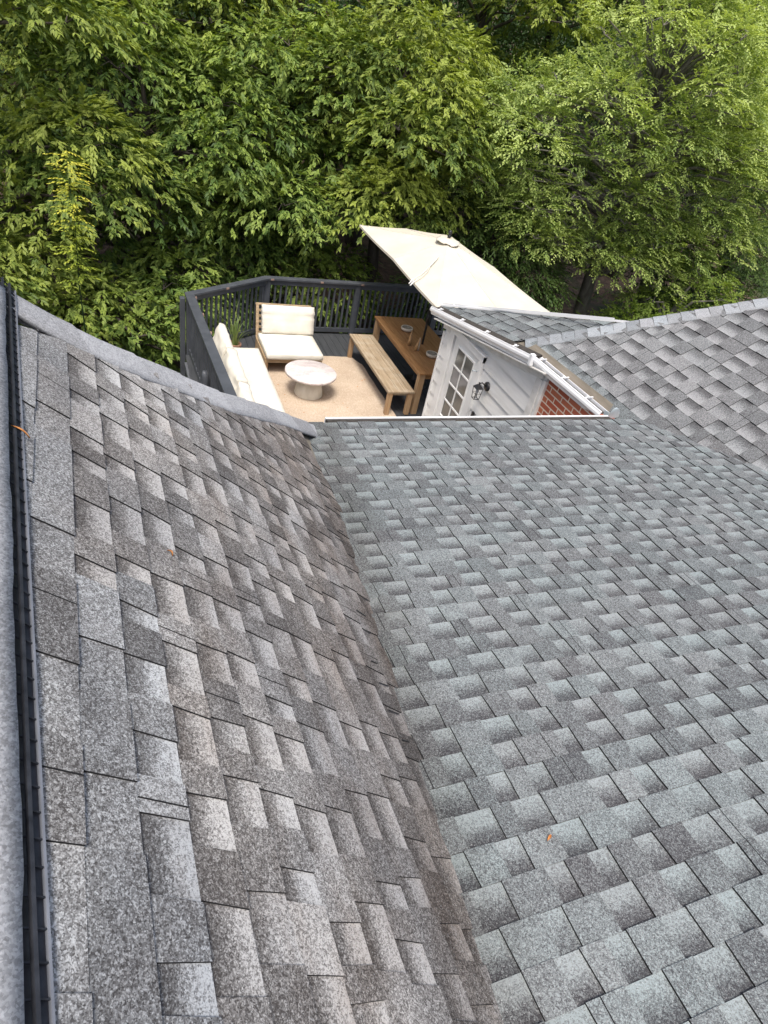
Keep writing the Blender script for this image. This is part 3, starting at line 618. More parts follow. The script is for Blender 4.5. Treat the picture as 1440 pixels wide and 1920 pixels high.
Db = thing('doorbell', 'small black doorbell on the white siding below the lantern', 'doorbell', (XW-.02, 6.04, 1.32))
MB().bb((XW-.045, 6.062, 1.26), (XW-.018, 6.018, 1.385)).build('body', M_black, Db, bevel=.008)
m_ = MB(); m_.lathe((0,0,0), [(.0,.004),(.012,.003),(.013,0)], 16); m_.v = [Vector((XW-.046-v.z, 6.04+v.x, 1.29+v.y)) for v in m_.v]; m_.build('button', M_lamp_glass, Db)

# ---------------------------------------------------------------- deck
deck = thing('deck', 'dark charcoal board deck raised behind the house', 'deck', (3.5, 8, 0))
corner = [(1.0, 3.9), (7.6, 3.9), (7.6, 11.62), (2.52, 11.50), (1.0, 10.45)]
m_ = MB(); x = .98
def ytop(x): return 10.40+(x-1.0)*.70 if x < 2.52 else 11.46+(x-2.52)*.03
while x < 7.6:
    yj = 4+(int(x*77) % 5)*1.3
    for a_, b_ in ((3.9, yj), (yj+.004, ytop(x+.07))): m_.bb((x, a_, -.035), (x+.136, b_, 0.0))
    x += .142
m_.build('boards', M_deck, deck, bevel=.002)
m_ = MB(); pl_ = [(1.0,3.9),(7.6,3.9),(7.6,11.55),(2.55,11.42),(1.02,10.36)]; m_.prism(pl_, -.26, -.05); m_.build('joist_frame', M_deck, deck)
for (px_, py_) in ((1.1,10.2),(2.6,11.25),(4.3,11.3),(6.1,11.3),(1.15,7.4)): MB().bb((px_-.06,py_-.06,-2.6),(px_+.06,py_+.06,-.26)).build('post', M_rail, deck, bevel=.004)

rail = thing('deck_railing', 'charcoal painted railing with flat top board round the deck', 'railing', (3.0, 10.8, 0))
P0, P1, P2, P3 = Vector((1.33, 4.6, 0)), Vector((1.05, 10.37, 0)), Vector((2.52, 11.41, 0)), Vector((7.5, 11.62, 0))
ZR = 1.05
runs = [(P0, P1), (P1, P2), (P2, P3)]
def miter_quad(pts, wd):
    out = []
    for i, p in enumerate(pts):
        d0 = (pts[i]-pts[i-1]).normalized() if i else (pts[1]-pts[0]).normalized(); d1 = (pts[i+1]-pts[i]).normalized() if i < len(pts)-1 else d0
        n0 = Vector((-d0.y, d0.x, 0)); n1 = Vector((-d1.y, d1.x, 0)); b = (n0+n1).normalized(); k = wd/max(.4, b.dot(n0)); out.append((p+b*k, p-b*k))
    return out
mq = miter_quad([P0,P1,P2,P3], .07)
for i in range(3):
    m_ = MB(); (a0, b0_), (a1, b1_) = mq[i], mq[i+1]; zz = Vector((0,0,ZR)); th = Vector((0,0,-.036)); e_ = (runs[i][1]-runs[i][0]).normalized()*.0015
    q = [a0+zz+e_, b0_+zz+e_, b1_+zz-e_, a1+zz-e_]; m_.add(q+[p+th for p in q], [(0,1,2,3),(7,6,5,4),(0,4,5,1),(1,5,6,2),(2,6,7,3),(3,7,4,0)]); m_.build('top_rail', M_rail, rail, bevel=.003)
def inn(a, b): d = (b-a).normalized(); return Vector((d.y, -d.x, 0))
for i, (a, b) in enumerate(runs):
    d = (b-a).normalized(); n_i = inn(a, b)
    MB().beam(a+d*.05+Vector((0,0,ZR-.085))+n_i*.012, b-d*.05+Vector((0,0,ZR-.085))+n_i*.012, .036, .085).build('sub_rail', M_rail, rail, bevel=.002)
    MB().beam(a+d*.05+Vector((0,0,.085)), b-d*.05+Vector((0,0,.085)), .038, .085).build('bottom_rail', M_rail, rail, bevel=.002)
    ln = (b-a).length; n = int(ln/(.105 if i else .165)); off_ = n_i*-.004
    for k in range(n):
        p = a+(b-a)*((k+.5)/n)+off_; MB().beam(p+Vector((0,0,.128)), p+Vector((0,0,ZR-.128)), .029, .033, up=d).build('baluster', M_rail, rail)
for p, s_ in ((P1+Vector((.0,0,0)),.10),(P2,.10),(Vector((2.44,11.36,0)),.04),(Vector((4.30,11.49,0)),.095),(Vector((6.1,11.56,0)),.095),(Vector((1.22,6.9,0)),.09)):
    MB().bb((p.x-s_/2,p.y-s_/2,-.2),(p.x+s_/2,p.y+s_/2,ZR-.037)).build('post', M_rail, rail, bevel=.004)
# outer support post left of the corner and round-topped post lower down
MB().bb((.90, 10.42, -2.5), (.985, 10.32, .98)).build('post', M_rail, rail, bevel=.012, label='tall outer corner post')
m_ = MB(); m_.tube([(1.06, 8.35, -1.6),(1.06,8.35,.60),(1.06,8.36,.66),(1.06,8.38,.70)], [.05,.05,.047,.03], 14); m_.build('post', M_rail, rail, label='round topped post outside the railing')
m_ = MB(); m_.beam((.94,9.9,.05),(1.06,9.0,-.5), .04,.07); m_.build('brace', M_rail, rail)
for run, ts in ((1, (.42, )), (2, (.015, .205, .37)), (0, (.975, .86, .745))):
    a, b = runs[run]; n_i = inn(a, b); d = (b-a).normalized()
    for t in ts:
        p = a+(b-a)*t+n_i*.083+Vector((0,0,ZR-.016)); MB().box(p, (.055,.022,.03), Matrix.Rotation(math.atan2(d.y, d.x), 3, 'Z')).build('rail_light', M_copper, rail, bevel=.003)

# ---------------------------------------------------------------- rug
rug = MB(); ring = []
def edge(x0, y0, x1, y1, n, amp):
    return [(x0+(x1-x0)*k/n+(random.uniform(-amp,amp) if abs(y1-y0) > abs(x1-x0) else 0), y0+(y1-y0)*k/n+(random.uniform(-amp,amp) if abs(x1-x0) > abs(y1-y0) else 0)) for k in range(n)]
ring = edge(1.75,6.3,4.10,6.3,10,.01)+edge(4.12,6.3,4.11,9.9,30,.006)+[(4.12,9.95),(4.11,10.1),(4.05,10.22),(4.0,10.38)]+edge(3.97,10.41,1.9,10.40,12,.012)+edge(1.8,10.38,1.75,6.3,12,.01)
rug.prism(ring, .002, .014); o = rug.build('rug', M_rug, None); tagp(o, 'tan woven jute rug lying on the dark deck boards', 'rug')

# ---------------------------------------------------------------- table, benches, sculptures
tb = thing('dining_table', 'long orange teak dining table with umbrella through its top', 'table', (4.88, 9.45, 0))
X0, X1, Y0, Y1 = 4.39, 5.37, 8.30, 10.60; ZT = .76
m_ = MB(); m_.bb((X0,Y0,ZT-.032),(X1,Y0+.10,ZT)); m_.bb((X0,Y1-.10,ZT-.032),(X1,Y1,ZT))
xs_ = np.linspace(X0, X1, 8)
for a_, b_ in zip(xs_, xs_[1:]): m_.bb((a_+.0012,Y0+.1015,ZT-.031),(b_-.0012,Y1-.1015,ZT-.001))
m_.build('tabletop', M_table, tb, bevel=.0025)
m_ = MB(); 
for a_, b_ in (((X0+.06,Y0+.05),(X1-.06,Y0+.075)),((X0+.06,Y1-.075),(X1-.06,Y1-.05))): m_.bb((a_[0],a_[1],ZT-.12),(b_[0],b_[1],ZT-.033))
m_.bb((X0+.05,Y0+.08,ZT-.12),(X0+.075,Y1-.08,ZT-.034)); m_.bb((X1-.075,Y0+.08,ZT-.12),(X1-.05,Y1-.08,ZT-.034)); m_.build('apron', M_table, tb)
for a_ in (X0+.02, X1-.12):
    for b_ in (Y0+.02, Y1-.12): MB().bb((a_,b_,0.001),(a_+.10,b_+.10,ZT-.033)).build('leg', M_legz, tb, bevel=.003)
def bench(x0, label):
    bx0, bx1, by0, by1, zb = x0, x0+.46, 8.26, 10.46, .45
    t = thing('bench', label, 'bench', (x0+.23, 9.36, 0), 'benches along the dining table')
    m_ = MB(); m_.bb((bx0,by0,zb-.03),(bx1,by0+.075,zb)); m_.bb((bx0,by1-.075,zb-.03),(bx1,by1,zb))
    for a_, b_ in ((bx0,bx0+.05),(bx0+.053,bx0+.185),(bx0+.189,bx0+.315),(bx0+.319,bx0+.375),(bx0+.382,bx1)): m_.bb((a_,by0+.0765,zb-.029),(b_,by1-.0765,zb-.001))
    m_.build('seat', M_bench, t, bevel=.0025)
    m_ = MB(); m_.bb((bx0+.03,by0+.1,zb-.085),(bx0+.05,by1-.1,zb-.031)); m_.bb((bx1-.05,by0+.1,zb-.085),(bx1-.03,by1-.1,zb-.031)); m_.bb((bx0+.1,by0+.035,zb-.08),(bx1-.1,by0+.055,zb-.031)); m_.bb((bx0+.1,by1-.055,zb-.08),(bx1-.1,by1-.035,zb-.031)); m_.build('apron', M_bench, t)
    for a_ in (bx0+.015, bx1-.09):
        for b_ in (by0+.015, by1-.09): MB().bb((a_,b_,.015),(a_+.075,b_+.075,zb-.031)).build('leg', M_legz, t, bevel=.003)
    return t
bn = bench(3.90, 'pale weathered teak bench standing partly on the jute rug')
b2 = copy_tree(bn); b2.location.x = 5.72+.23; b2['label'] = 'far teak bench half hidden between the dining table and the house corner'
def bowl(x, y, label, r=.085):
    t = thing('bowl', label, 'bowl', (x, y, ZT), 'ceramic bowls on the table')
    m_ = MB(); m_.lathe((x,y,ZT), [(.0,.002),(r*.62,.002),(r*.92,.022),(r,.050),(r*.97,.068),(r*.90,.070),(r*.84,.062)], 36); m_.build('outer_shell', M_bowl, t)
    m_ = MB(); m_.lathe((x,y,ZT), [(r*.84,.062),(r*.86,.045),(r*.7,.022),(0,.014)], 36); m_.build('inner_dish', M_bowli, t)
bowl(4.80, 9.98, 'cream ceramic bowl behind the carved wooden pieces', .112); bowl(4.86, 8.93, 'cream ceramic bowl alone near the close end of the table', .106)
def sculpt(x, y, ang, label, h):
    t = thing('wood_sculpture', label, 'ornament', (x, y, ZT), 'carved wooden ornaments'); ca, sa = math.cos(ang), math.sin(ang)
    m_ = MB(); m_.tube([(x,y,ZT+.002),(x+.01*ca,y+.01*sa,ZT+h*.35),(x+.035*ca,y+.03*sa,ZT+h*.75),(x+.045*ca,y+.04*sa,ZT+h)], [.030,.026,.015,.006], 10); m_.build('front_blade', M_sculpt, t)
    m_ = MB(); m_.tube([(x+.055*ca,y+.05*sa,ZT+.002),(x+.058*ca,y+.052*sa,ZT+h*.5),(x+.05*ca,y+.045*sa,ZT+h*.97)], [.020,.017,.008], 10); m_.build('rear_blade', M_bowl, t)
sculpt(4.60, 9.36, 1.0, 'split carved wooden ornament leaning beside the bowl', .26); sculpt(4.64, 9.14, .4, 'split carved wooden ornament closest to the umbrella pole', .24)

# ---------------------------------------------------------------- umbrella
um = thing('patio_umbrella', 'large rectangular cream patio umbrella open above the dining table', 'umbrella', (4.93, 9.48, 0))
cxu, cyu = 4.95, 9.49; crn = [(4.02,7.60),(5.95,7.66),(5.93,11.36),(4.10,11.38)]; zr = 2.12; hub = Vector((cxu, cyu, 2.52))
rimpts = []
for i in range(4):
    a, b = crn[i], crn[(i+1)%4]; nseg = 2
    for k in range(nseg): rimpts.append(Vector((a[0]+(b[0]-a[0])*k/nseg, a[1]+(b[1]-a[1])*k/nseg, zr+(.03 if k else 0))))
m_ = MB(); N8 = len(rimpts); rings = 7; sub = 6; vs = []; fs = []
for q in range(rings+1):
    t = q/rings
    for i in range(N8):
        a, b = rimpts[i], rimpts[(i+1)%N8]
        for k in range(sub):
            u = k/sub; e = a+(b-a)*u; p = hub+(e-hub)*t; p.z -= .014*math.sin(math.pi*u)*t*(1 if t < 1 else .9)+(.02*math.sin(math.pi*t)); vs.append(p)
n = N8*sub
for q in range(rings):
    for k in range(n): fs.append((q*n+k, q*n+(k+1)%n, (q+1)*n+(k+1)%n, (q+1)*n+k))
# hem
hem = [v+Vector((0,0,-.035)) for v in vs[rings*n:]]; k0 = len(vs); vs += hem
for k in range(n): fs.append((rings*n+k, rings*n+(k+1)%n, k0+(k+1)%n, k0+k))
m_.add(vs, fs, False); cn = m_.build('canopy', M_canopy, um)
so_ = cn.modifiers.new('s', 'SOLIDIFY'); so_.thickness = .003
# seams
m_ = MB()
for e in rimpts:
    pts_ = []
    for q in range(9):
        t = .04+.955*q/8; p = hub+(e-hub)*t; p.z -= .02*math.sin(math.pi*t)-.0035; pts_.append(p)
    m_.tube(pts_, .0035, 5)
m_.build('seams', M_stone, cn)
m_ = MB(); vs = []; K = 48; RR = 5
for q in range(RR):
    t = q/(RR-1)
    for k in range(K):
        a = 2*math.pi*k/K; r = .02+.19*t; sc_ = 1+.08*math.cos(4*a); vs.append((cxu+r*sc_*math.cos(a)*.92, cyu+r*sc_*math.sin(a)*1.15, 2.545-.052*t+t*t*(.008*math.sin(8*a)+.004*math.sin(19*a+1))))
fs = [(q*K+k, q*K+(k+1)%K, (q+1)*K+(k+1)%K, (q+1)*K+k) for q in range(RR-1) for k in range(K)]; m_.add(vs, fs, True); o = m_.build('vent_flap', M_canopy, um); o.modifiers.new('s', 'SOLIDIFY').thickness = .003
m_ = MB(); m_.lathe((cxu,cyu,2.56), [(.0,.0),(.035,.0),(.035,.02),(.02,.03),(.024,.045),(.034,.062),(.030,.085),(.015,.10),(0,.103)], 20); m_.build('finial', M_black, um)
m_ = MB(); m_.tube([(4.89,9.43,.05),(4.89,9.43,1.2),(4.905,9.445,1.28),(cxu,cyu,2.55)], [.021,.021,.021,.020], 14); m_.tube([(4.89,9.43,1.15),(4.89,9.43,1.33)], .030, 14); m_.build('pole', M_black, um)
m_ = MB(); m_.box((4.89,9.43,1.36),(.06,.07,.10)); m_.tube([(4.86,9.43,1.37),(4.80,9.42,1.37),(4.80,9.42,1.43)], .007); m_.build('crank', M_black, um, bevel=.006)
for e in rimpts:
    m_ = MB(); a = Vector((cxu,cyu,2.46)); b = e+Vector((0,0,-.03)); m_.tube([a, a.lerp(b,.5)+Vector((0,0,-.012)), a.lerp(b,.98)], .009, 6); c_ = a.lerp(b,.5); m_.tube([(cxu-.005,cyu-.01,2.05), c_], .007, 6); m_.build('rib', M_black, um)
m_ = MB(); m_.lathe((4.89,9.43,0), [(0,.002),(.26,.002),(.27,.03),(.24,.05),(.06,.075),(.035,.09),(.035,.30),(.0,.30)], 36); m_.build('base', M_black, um)
sl_ = MB()
def onc(x, y):
    # point just above the canopy
    best = None
    dx, dy = (x-cxu), (y-cyu); t = max(abs(dx)/.96, abs(dy)/1.87); return Vector((x, y, 2.52-.40*t+.012))
for k in (0, .03):
    pts_ = [onc(4.60-k, 9.0-k), onc(4.45-k, 8.85), onc(4.30, 8.72-k*2), onc(4.18, 8.62-k*2), onc(4.075, 8.56-k*2)+Vector((-.0,0,.01))]; pts_.append(Vector((3.985, 8.52-k*2.5, 2.11))); sl_.tube(pts_, .006, 5)
sl_.build('tie_strap', M_stone, um)
m_ = MB(); m_.tube([(4.03,8.545,2.155),(3.965,8.505,2.10)], .010, 8); m_.tube([(4.02,8.47,2.155),(3.955,8.43,2.10)], .010, 8); m_.build('strap_tips', M_cord, um)

# ---------------------------------------------------------------- cushions
def cushion(c, d, puff=.25, seed=0, wr=.006, rot=None, n=(14,14,4), wrinkle_edge=False):
    rg = random.Random(seed); vs = []; fs = []; nx, ny, nz = n; idx = {}
    def sq(u): return math.copysign(abs(u)**.82, u)
    ph_ = [rg.uniform(0, 6) for _ in range(6)]
    def P(u, v, w):
        e = (max(0, 1-abs(u)**5))*(max(0, 1-abs(v)**5))
        bul = 1-puff*(1-e) if puff else 1
        x = u*d[0]/2*(1-.03*(1-abs(w))*0-.02*abs(w)); y = v*d[1]/2*(1-.02*abs(w)); z = w*d[2]/2*bul
        wav = wr*(math.sin(7*u+3*v+ph_[0])*.5+math.sin(4*v-6*u+ph_[1])*.4+math.sin(13*v+ph_[2])*.3)
        if wrinkle_edge: wav += wr*1.6*math.sin(26*v+4*math.sin(5*v+ph_[3]))*abs(u)**2
        x += math.copysign(wav*.5, u) if abs(u) > .95 else 0
        return Vector((x, y, z+wav*(1 if w > 0 else -.3)))
    def vid(i, j, k):
        key = (i, j, k)
        if key not in idx:
            p = P(2*i/nx-1, 2*j/ny-1, 2*k/nz-1); p = (rot @ p) if rot else p; idx[key] = len(vs); vs.append(Vector(c)+p)
        return idx[key]
    for i in range(nx):
        for j in range(ny):
            for k in (0, nz): fs.append((vid(i,j,k),vid(i+1,j,k),vid(i+1,j+1,k),vid(i,j+1,k)))
    for i in range(nx):
        for k in range(nz):
            for j in (0, ny): fs.append((vid(i,j,k),vid(i+1,j,k),vid(i+1,j,k+1),vid(i,j,k+1)))
    for j in range(ny):
        for k in range(nz):
            for i in (0, nx): fs.append((vid(i,j,k),vid(i,j+1,k),vid(i,j+1,k+1),vid(i,j,k+1)))
    return MB().add(vs, fs, True)
# armless lounge chair
ch = thing('lounge_chair', 'wooden lounge chair with cream cushions facing the coffee table', 'armchair', (2.75, 10.1, 0))
fx0, fx1, fy0, fy1 = 2.20, 3.20, 9.70, 10.55
m_ = MB(); m_.bb((fx0,fy0,.20),(fx1,fy0+.03,.275)); m_.bb((fx0,fy0+.031,.20),(fx0+.03,fy1,.275)); m_.bb((fx1-.03,fy0+.031,.20),(fx1,fy1,.275)); m_.bb((fx0+.031,fy1-.03,.20),(fx1-.031,fy1,.275))
m_.bb((fx0+.03,fy0+.03,.215),(fx1-.03,fy1-.03,.235)); m_.bb((fx0+.004,fy0+.08,.13),(fx0+.026,fy1-.05,.185)); m_.bb((fx0+.004,fy0+.08,.06),(fx0+.026,fy1-.05,.11)); m_.build('seat_frame', M_chairw, ch, bevel=.003)
for a_ in (fx0, fx1-.06):
    MB().bb((a_,fy0,.014),(a_+.06,fy0+.06,.199)).build('leg', M_legz, ch, bevel=.003); MB().bb((a_,fy1-.06,.014),(a_+.06,fy1,.199)).build('leg', M_legz, ch, bevel=.003)
m_ = MB(); m_.beam((fx0+.03,10.56,.2),(fx0+.03,10.74,.80),.05,.035,up=(0,1,0)); m_.beam((fx1-.03,10.56,.2),(fx1-.03,10.74,.80),.05,.035,up=(0,1,0)); m_.beam((fx0,10.745,.80),(fx1,10.745,.80),.045,.03)
for k in range(5):
    z = .34+k*.09; m_.beam((fx0+.05,10.565+(z-.2)*.3,z),(fx1-.05,10.565+(z-.2)*.3,z),.015,.045)
m_.build('back_frame', M_chairw, ch, bevel=.003)
cushion((2.70,10.04,.345), (.98,.84,.135), .22, 1, .004).build('seat_cushion', M_cush, ch)
cushion((2.74,10.52,.625), (.93,.48,.18), .35, 2, .007, Matrix.Rotation(R_(73), 3, 'X'), wrinkle_edge=True).build('back_cushion', M_cush, ch)
# sofa along the left railing
sf = thing('sofa', 'long cream cushioned sofa with its back to the left railing', 'sofa', (1.75, 8.7, 0))
m_ = MB(); m_.bb((1.30,7.25,.20),(2.06,9.84,.275)); m_.build('seat_frame', M_chairw, sf, bevel=.004)
for a_ in (1.31, 2.0):
    for b_ in (7.27, 9.77): MB().bb((a_,b_,.014),(a_+.06,b_+.06,.199)).build('leg', M_legz, sf, bevel=.003)
m_ = MB(); m_.beam((1.285,7.25,.50),(1.285,9.84,.50),.03,.22); m_.build('back_frame', M_chairw, sf, bevel=.003)
cushion((1.79,8.55,.345), (.64,2.58,.13), .16, 3, .0045, n=(12,30,4)).build('seat_cushion', M_cush, sf)
ro = Matrix.Rotation(R_(-72), 3, 'Y')
cushion((1.43,9.39,.60), (.42,.86,.17), .35, 4, .009, ro, wrinkle_edge=True).build('back_cushion', M_cush, sf)
cushion((1.455,8.43,.59), (.42,1.05,.20), .35, 5, .012, ro, wrinkle_edge=True).build('back_cushion', M_cush, sf)
cushion((1.46,7.55,.59), (.42,.62,.19), .35, 6, .010, ro, wrinkle_edge=True).build('back_cushion', M_cush, sf)
# coffee table
ct = thing('coffee_table', 'round coffee table with pale veined top and cone base on the rug', 'coffee table', (2.80, 8.98, 0))
m_ = MB(); m_.lathe((2.80,8.98,0), [(0,.372),(.405,.372),(.418,.380),(.42,.412),(.412,.42),(0,.42)], 72); m_.build('tabletop', M_marble, ct)
m_ = MB(); m_.lathe((2.80,8.98,0), [(0,.014),(.225,.014),(.235,.03),(.17,.371),(0,.371)], 56); m_.build('base', M_stone, ct)
# potted reed
pt = thing('potted_grass', 'tall green grass plant in a terracotta pot in the deck corner', 'potted plant', (1.80, 10.35, 0))
m_ = MB(); m_.lathe((1.80,10.35,0), [(0,.002),(.08,.002),(.105,.20),(.115,.20),(.115,.235),(.098,.235),(.095,.19),(0,.185)], 32); m_.build('pot', M_terra, pt)
vs, fs, at_ = [], [], []
rg = random.Random(5)
for k in range(46):
    a = rg.uniform(0, 6.28); r = rg.uniform(.0, .07); base = Vector((1.80+r*math.cos(a), 10.35+r*math.sin(a), .18)); h = rg.uniform(.28,.62); ln = rg.uniform(.04,.24)
    if k == 0: h, ln, a = 1.05, .10, .5
    if k == 1: h, ln, a = .72, .38, 3.0
    if k == 2: h, ln, a = .60, .36, 3.3
    sd2 = Vector((-math.sin(a), math.cos(a), 0)); k0 = len(vs); tt = rg.uniform(.2,1)
    for q in range(6):
        t = q/5; p = base+Vector((math.cos(a), math.sin(a), 0))*ln*t*t+Vector((0,0,h*(t-.22*t*t*t))); wv = .009*(1-t)**.6*(1 if t < 1 else 0)+.0006
        vs += [p-sd2*wv, p+sd2*wv]; at_ += [(tt,0,0,1)]*2
    for q in range(5): fs.append((k0+2*q, k0+2*q+1, k0+2*q+3, k0+2*q+2))
np_mesh('blades', np.array([list(v) for v in vs]), fs, M_grassp, pt, at_)

# ---------------------------------------------------------------- ground
gv = []; gf = []; NX, NY = 70, 70
def gz(x, y):
    h = -2.3+max(0, x-6)*.10
    if x > 14: h = -1.5
    if y > 19: h += (y-19)*.30
    if x < -4: h += (-4-x)*.1
    return h+.18*math.sin(x*.9+y*.4)+.12*math.sin(y*1.3-x*.5)
gx = np.linspace(-60, 90, NX); gy = np.linspace(-30, 80, NY)
for y in gy:
    for x in gx: gv.append((x, y, gz(x, y)))
for j in range(NY-1):
    for i in range(NX-1): gf.append((j*NX+i, j*NX+i+1, (j+1)*NX+i+1, (j+1)*NX+i))
o = MB().add(gv, gf, True).build('ground', M_ground, None); o['kind'] = 'structure'

# ---------------------------------------------------------------- trees
def spray_template(kind, rg):
    """twig with alternate leaves, drooping; returns verts (n,4,3) leaf quads, tint (n)"""
    L = []; T_ = []
    if kind == 'beech': n, tl, ll, lw, dr, sp_ = 10, .30, .112, .046, .42, 1.15
    elif kind == 'small': n, tl, ll, lw, dr, sp_ = 13, .30, .060, .038, .25, 1.4
    else: n, tl, ll, lw, dr, sp_ = 11, .40, .085, .040, .4, 1.0
    for i in range(n):
        t = (i+.6)/n if kind != 'beech' else rg.uniform(.1,1)**.7; p = np.array([t*tl, .02*math.sin(i*1.7), -.16*t*t*tl/.42])
        side = 1 if i % 2 else -1; a = (side*sp_*rg.uniform(.55,1.15)*(1-.65*t) if kind != 'beech' else rg.uniform(-1.35,1.35)*(1.15-.55*t)) if i < n-1 else 0
        d = np.array([math.cos(a), math.sin(a), -dr*rg.uniform(.5,1.6)]); d /= np.linalg.norm(d)
        up = np.array([rg.uniform(-.35,.35), rg.uniform(-.35,.35), 1.]); s = np.cross(d, up); s /= np.linalg.norm(s); nn = np.cross(s, d)
        l = ll*rg.uniform(.75,1.2)*(.8+.4*math.sin(math.pi*min(1,t+.15))); w_ = lw*rg.uniform(.85,1.15)
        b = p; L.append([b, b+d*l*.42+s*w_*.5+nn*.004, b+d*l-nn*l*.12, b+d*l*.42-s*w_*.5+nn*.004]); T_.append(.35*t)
    return np.array(L), np.array(T_)
TPL = {k: [spray_template(k, random.Random(100+i)) for i in range(7)] for k in ('beech','small','broad')}
def foliage(name, parent, m, kind, P, D, U, tint, scale, rg):
    """P points, D outward directions, tint per spray"""
    Vs = []; Ts = []
    D = D/np.linalg.norm(D, axis=1, keepdims=True); S_ = np.cross(U, D); S_ /= np.linalg.norm(S_, axis=1, keepdims=True)+1e-9; N_ = np.cross(D, S_)
    ids = rg.integers(0, 7, len(P))
    for k in range(7):
        L, T_ = TPL[kind][k]; sel = np.where(ids == k)[0]
        if not len(sel): continue
        sc_ = scale[sel][:, None, None, None]
        q = (L[None]*sc_); W = P[sel][:, None, None, :]+q[..., 0:1]*D[sel][:, None, None, :]+q[..., 1:2]*S_[sel][:, None, None, :]+q[..., 2:3]*N_[sel][:, None, None, :]
        tt = tint[sel][:, None]+T_[None]+rg.normal(0, .10, (len(sel), len(T_)))
        Vs.append(W.reshape(-1, 3)); Ts.append(np.repeat(tt.ravel(), 4))
    V = np.concatenate(Vs); Tn = np.clip(np.concatenate(Ts), 0, 1); nq = len(V)//4
    b = np.arange(nq)*4; F = np.stack([np.stack([b, b+1, b+2], 1), np.stack([b, b+2, b+3], 1)], 1).reshape(-1, 3)
    C = np.stack([Tn, Tn, Tn, np.ones_like(Tn)], 1)
    return np_mesh(name, V, F, m, parent, C)
TREES = 0
def tree(name, label, cat, c, r, m, kind='beech', boughs=60, sprays=150, base=None, bark=None, br=.85, seed=1, front=.85, tintbase=.28, droop=.12, lob=12, group='trees behind the deck', topb=.55, flat=.60, limbs=True, scale=1.0):
    global TREES; TREES += 1
    rg = np.random.default_rng(seed); c = np.array(c, float); r = np.array(r, float)
    base = np.array(base if base is not None else (c[0], c[1]+.4, gz(c[0], c[1])-.2), float)
    t = thing(name, label, cat, tuple(base), group)
    bark = bark or M_bark
    pts = []; 
    # bough centres spread over the crown, mostly the half that faces the house
    lobes = []
    if lob:
        for _ in range(400):
            u = rg.normal(size=3); u /= np.linalg.norm(u)
            if u[1] > .35 or u[2] < -.8: continue
            q = c+u*r*rg.uniform(.55,.80); lr = np.mean(r)*rg.uniform(.30,.42)*np.array([1.1,1.0,.80])
            if all(np.linalg.norm(q-z[0]) > (lr[0]+z[1][0])*.88 for z in lobes): lobes.append((q, lr))
            if len(lobes) >= lob: break
    cand = []
    tries = 0
    while len(cand) < boughs and tries < 4000:
        tries += 1
        u = rg.normal(size=3); u /= np.linalg.norm(u)
        if u[1] > .25 and rg.random() < front: continue
        if u[2] < -.75: continue
        lump = 1+.34*math.sin(3.2*u[0]+seed)*math.cos(2.8*u[2]+seed*2)+rg.uniform(-.28,.10)
        p = c+u*r*lump
        if lobes:
            q, lr = lobes[rg.integers(len(lobes))]
            if u[2] < -.45: continue
            p = q+u*lr*rg.uniform(.9,1.08)
            if any(np.linalg.norm((p-z)/zr_) < .8 for z, zr_ in lobes): continue
        if all(np.linalg.norm((p-q[0])*np.array([1,1,1.25])) > br*1.12 for q in cand): cand.append((p, u))
    tr = MB(); top = c+np.array([0,0,r[2]*.55]); n = 7; tp = []
    for i in range(n+1):
        q = base+(top-base)*i/n; q = q+np.array([.12*math.sin(i*1.3+seed), .12*math.cos(i*1.7+seed), 0])*(1 if 0 < i else 0); tp.append(q)
    R0 = .16+.03*r[0]; tr.tube(tp, [R0*(1-.8*i/n) for i in range(n+1)], 10); trunk = tr.build('trunk', bark, t)
    P = []; D = []; Ti = []; Sc = []; tw = MB()
    for p, u in cand:
        bs = br*rg.uniform(.75,1.25); out = np.array([u[0], u[1], 0])+rg.normal(0, .25, 3)*np.array([1,1,0]); out /= np.linalg.norm(out)+1e-9
        side = np.array([-out[1], out[0], 0]); k = int(sprays*(bs/br)**2)
        ct_ = tintbase+rg.uniform(-.16,.22)+topb*max(0, u[2])*.6  # upward-facing boughs lightened in tint, as if lit from above
        rr = np.sqrt(rg.random(k)); an = rg.random(k)*2*math.pi; a = rr*np.cos(an); b = rr*np.sin(an)
        tilt = rg.uniform(.10,.50)
        dome = bs*flat*(1-rr**2)-a*bs*tilt-rg.random(k)**3*bs*.28
        pp = p[None]+bs*(a[:, None]*out[None]+b[:, None]*side[None])*np.array([1,1,1])[None]; pp[:, 2] += dome
        dd = (a[:, None]+.35)*out[None]+b[:, None]*side[None]+rg.normal(0, .38, (k, 3)); dd[:, 2] = dd[:, 2]*.7-droop*rg.uniform(0,1.4,k)-.05*rr+.65*(1-rr)
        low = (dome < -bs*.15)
        P.append(pp); D.append(dd); Ti.append(ct_+rg.normal(0, .09, k)-.16*low+.10*(rr > .7)+.16*(1-rr)); Sc.append(rg.uniform(.75,1.2,k)*scale)  # paler young tips, plus painted light on dome tops and shade on low sprays
        if limbs:
            tz = min(max((p[2]-.5*r[2]*.4-base[2])/(top[2]-base[2]), .15), .95); q0 = base+(top-base)*tz; mid = (q0+p)/2+np.array([0,0,.25])
            tw.tube([q0, mid, p], [.05,.03,.012], 5, False)
            for _ in range(3):
                e = p+bs*.7*(out*rg.uniform(-.4,1)+side*rg.uniform(-1,1))+np.array([0,0,.05]); tw.tube([p, (p+e)/2+np.array([0,0,.08]), e], [.012,.008,.003], 4, False)
    if limbs: tw.build('branches', bark, t)
    P = np.concatenate(P); D = np.concatenate(D); Ti = np.concatenate(Ti); Sc = np.concatenate(Sc); U = np.tile([0,0,1.], (len(P), 1))+rg.normal(0, .25, (len(P), 3))
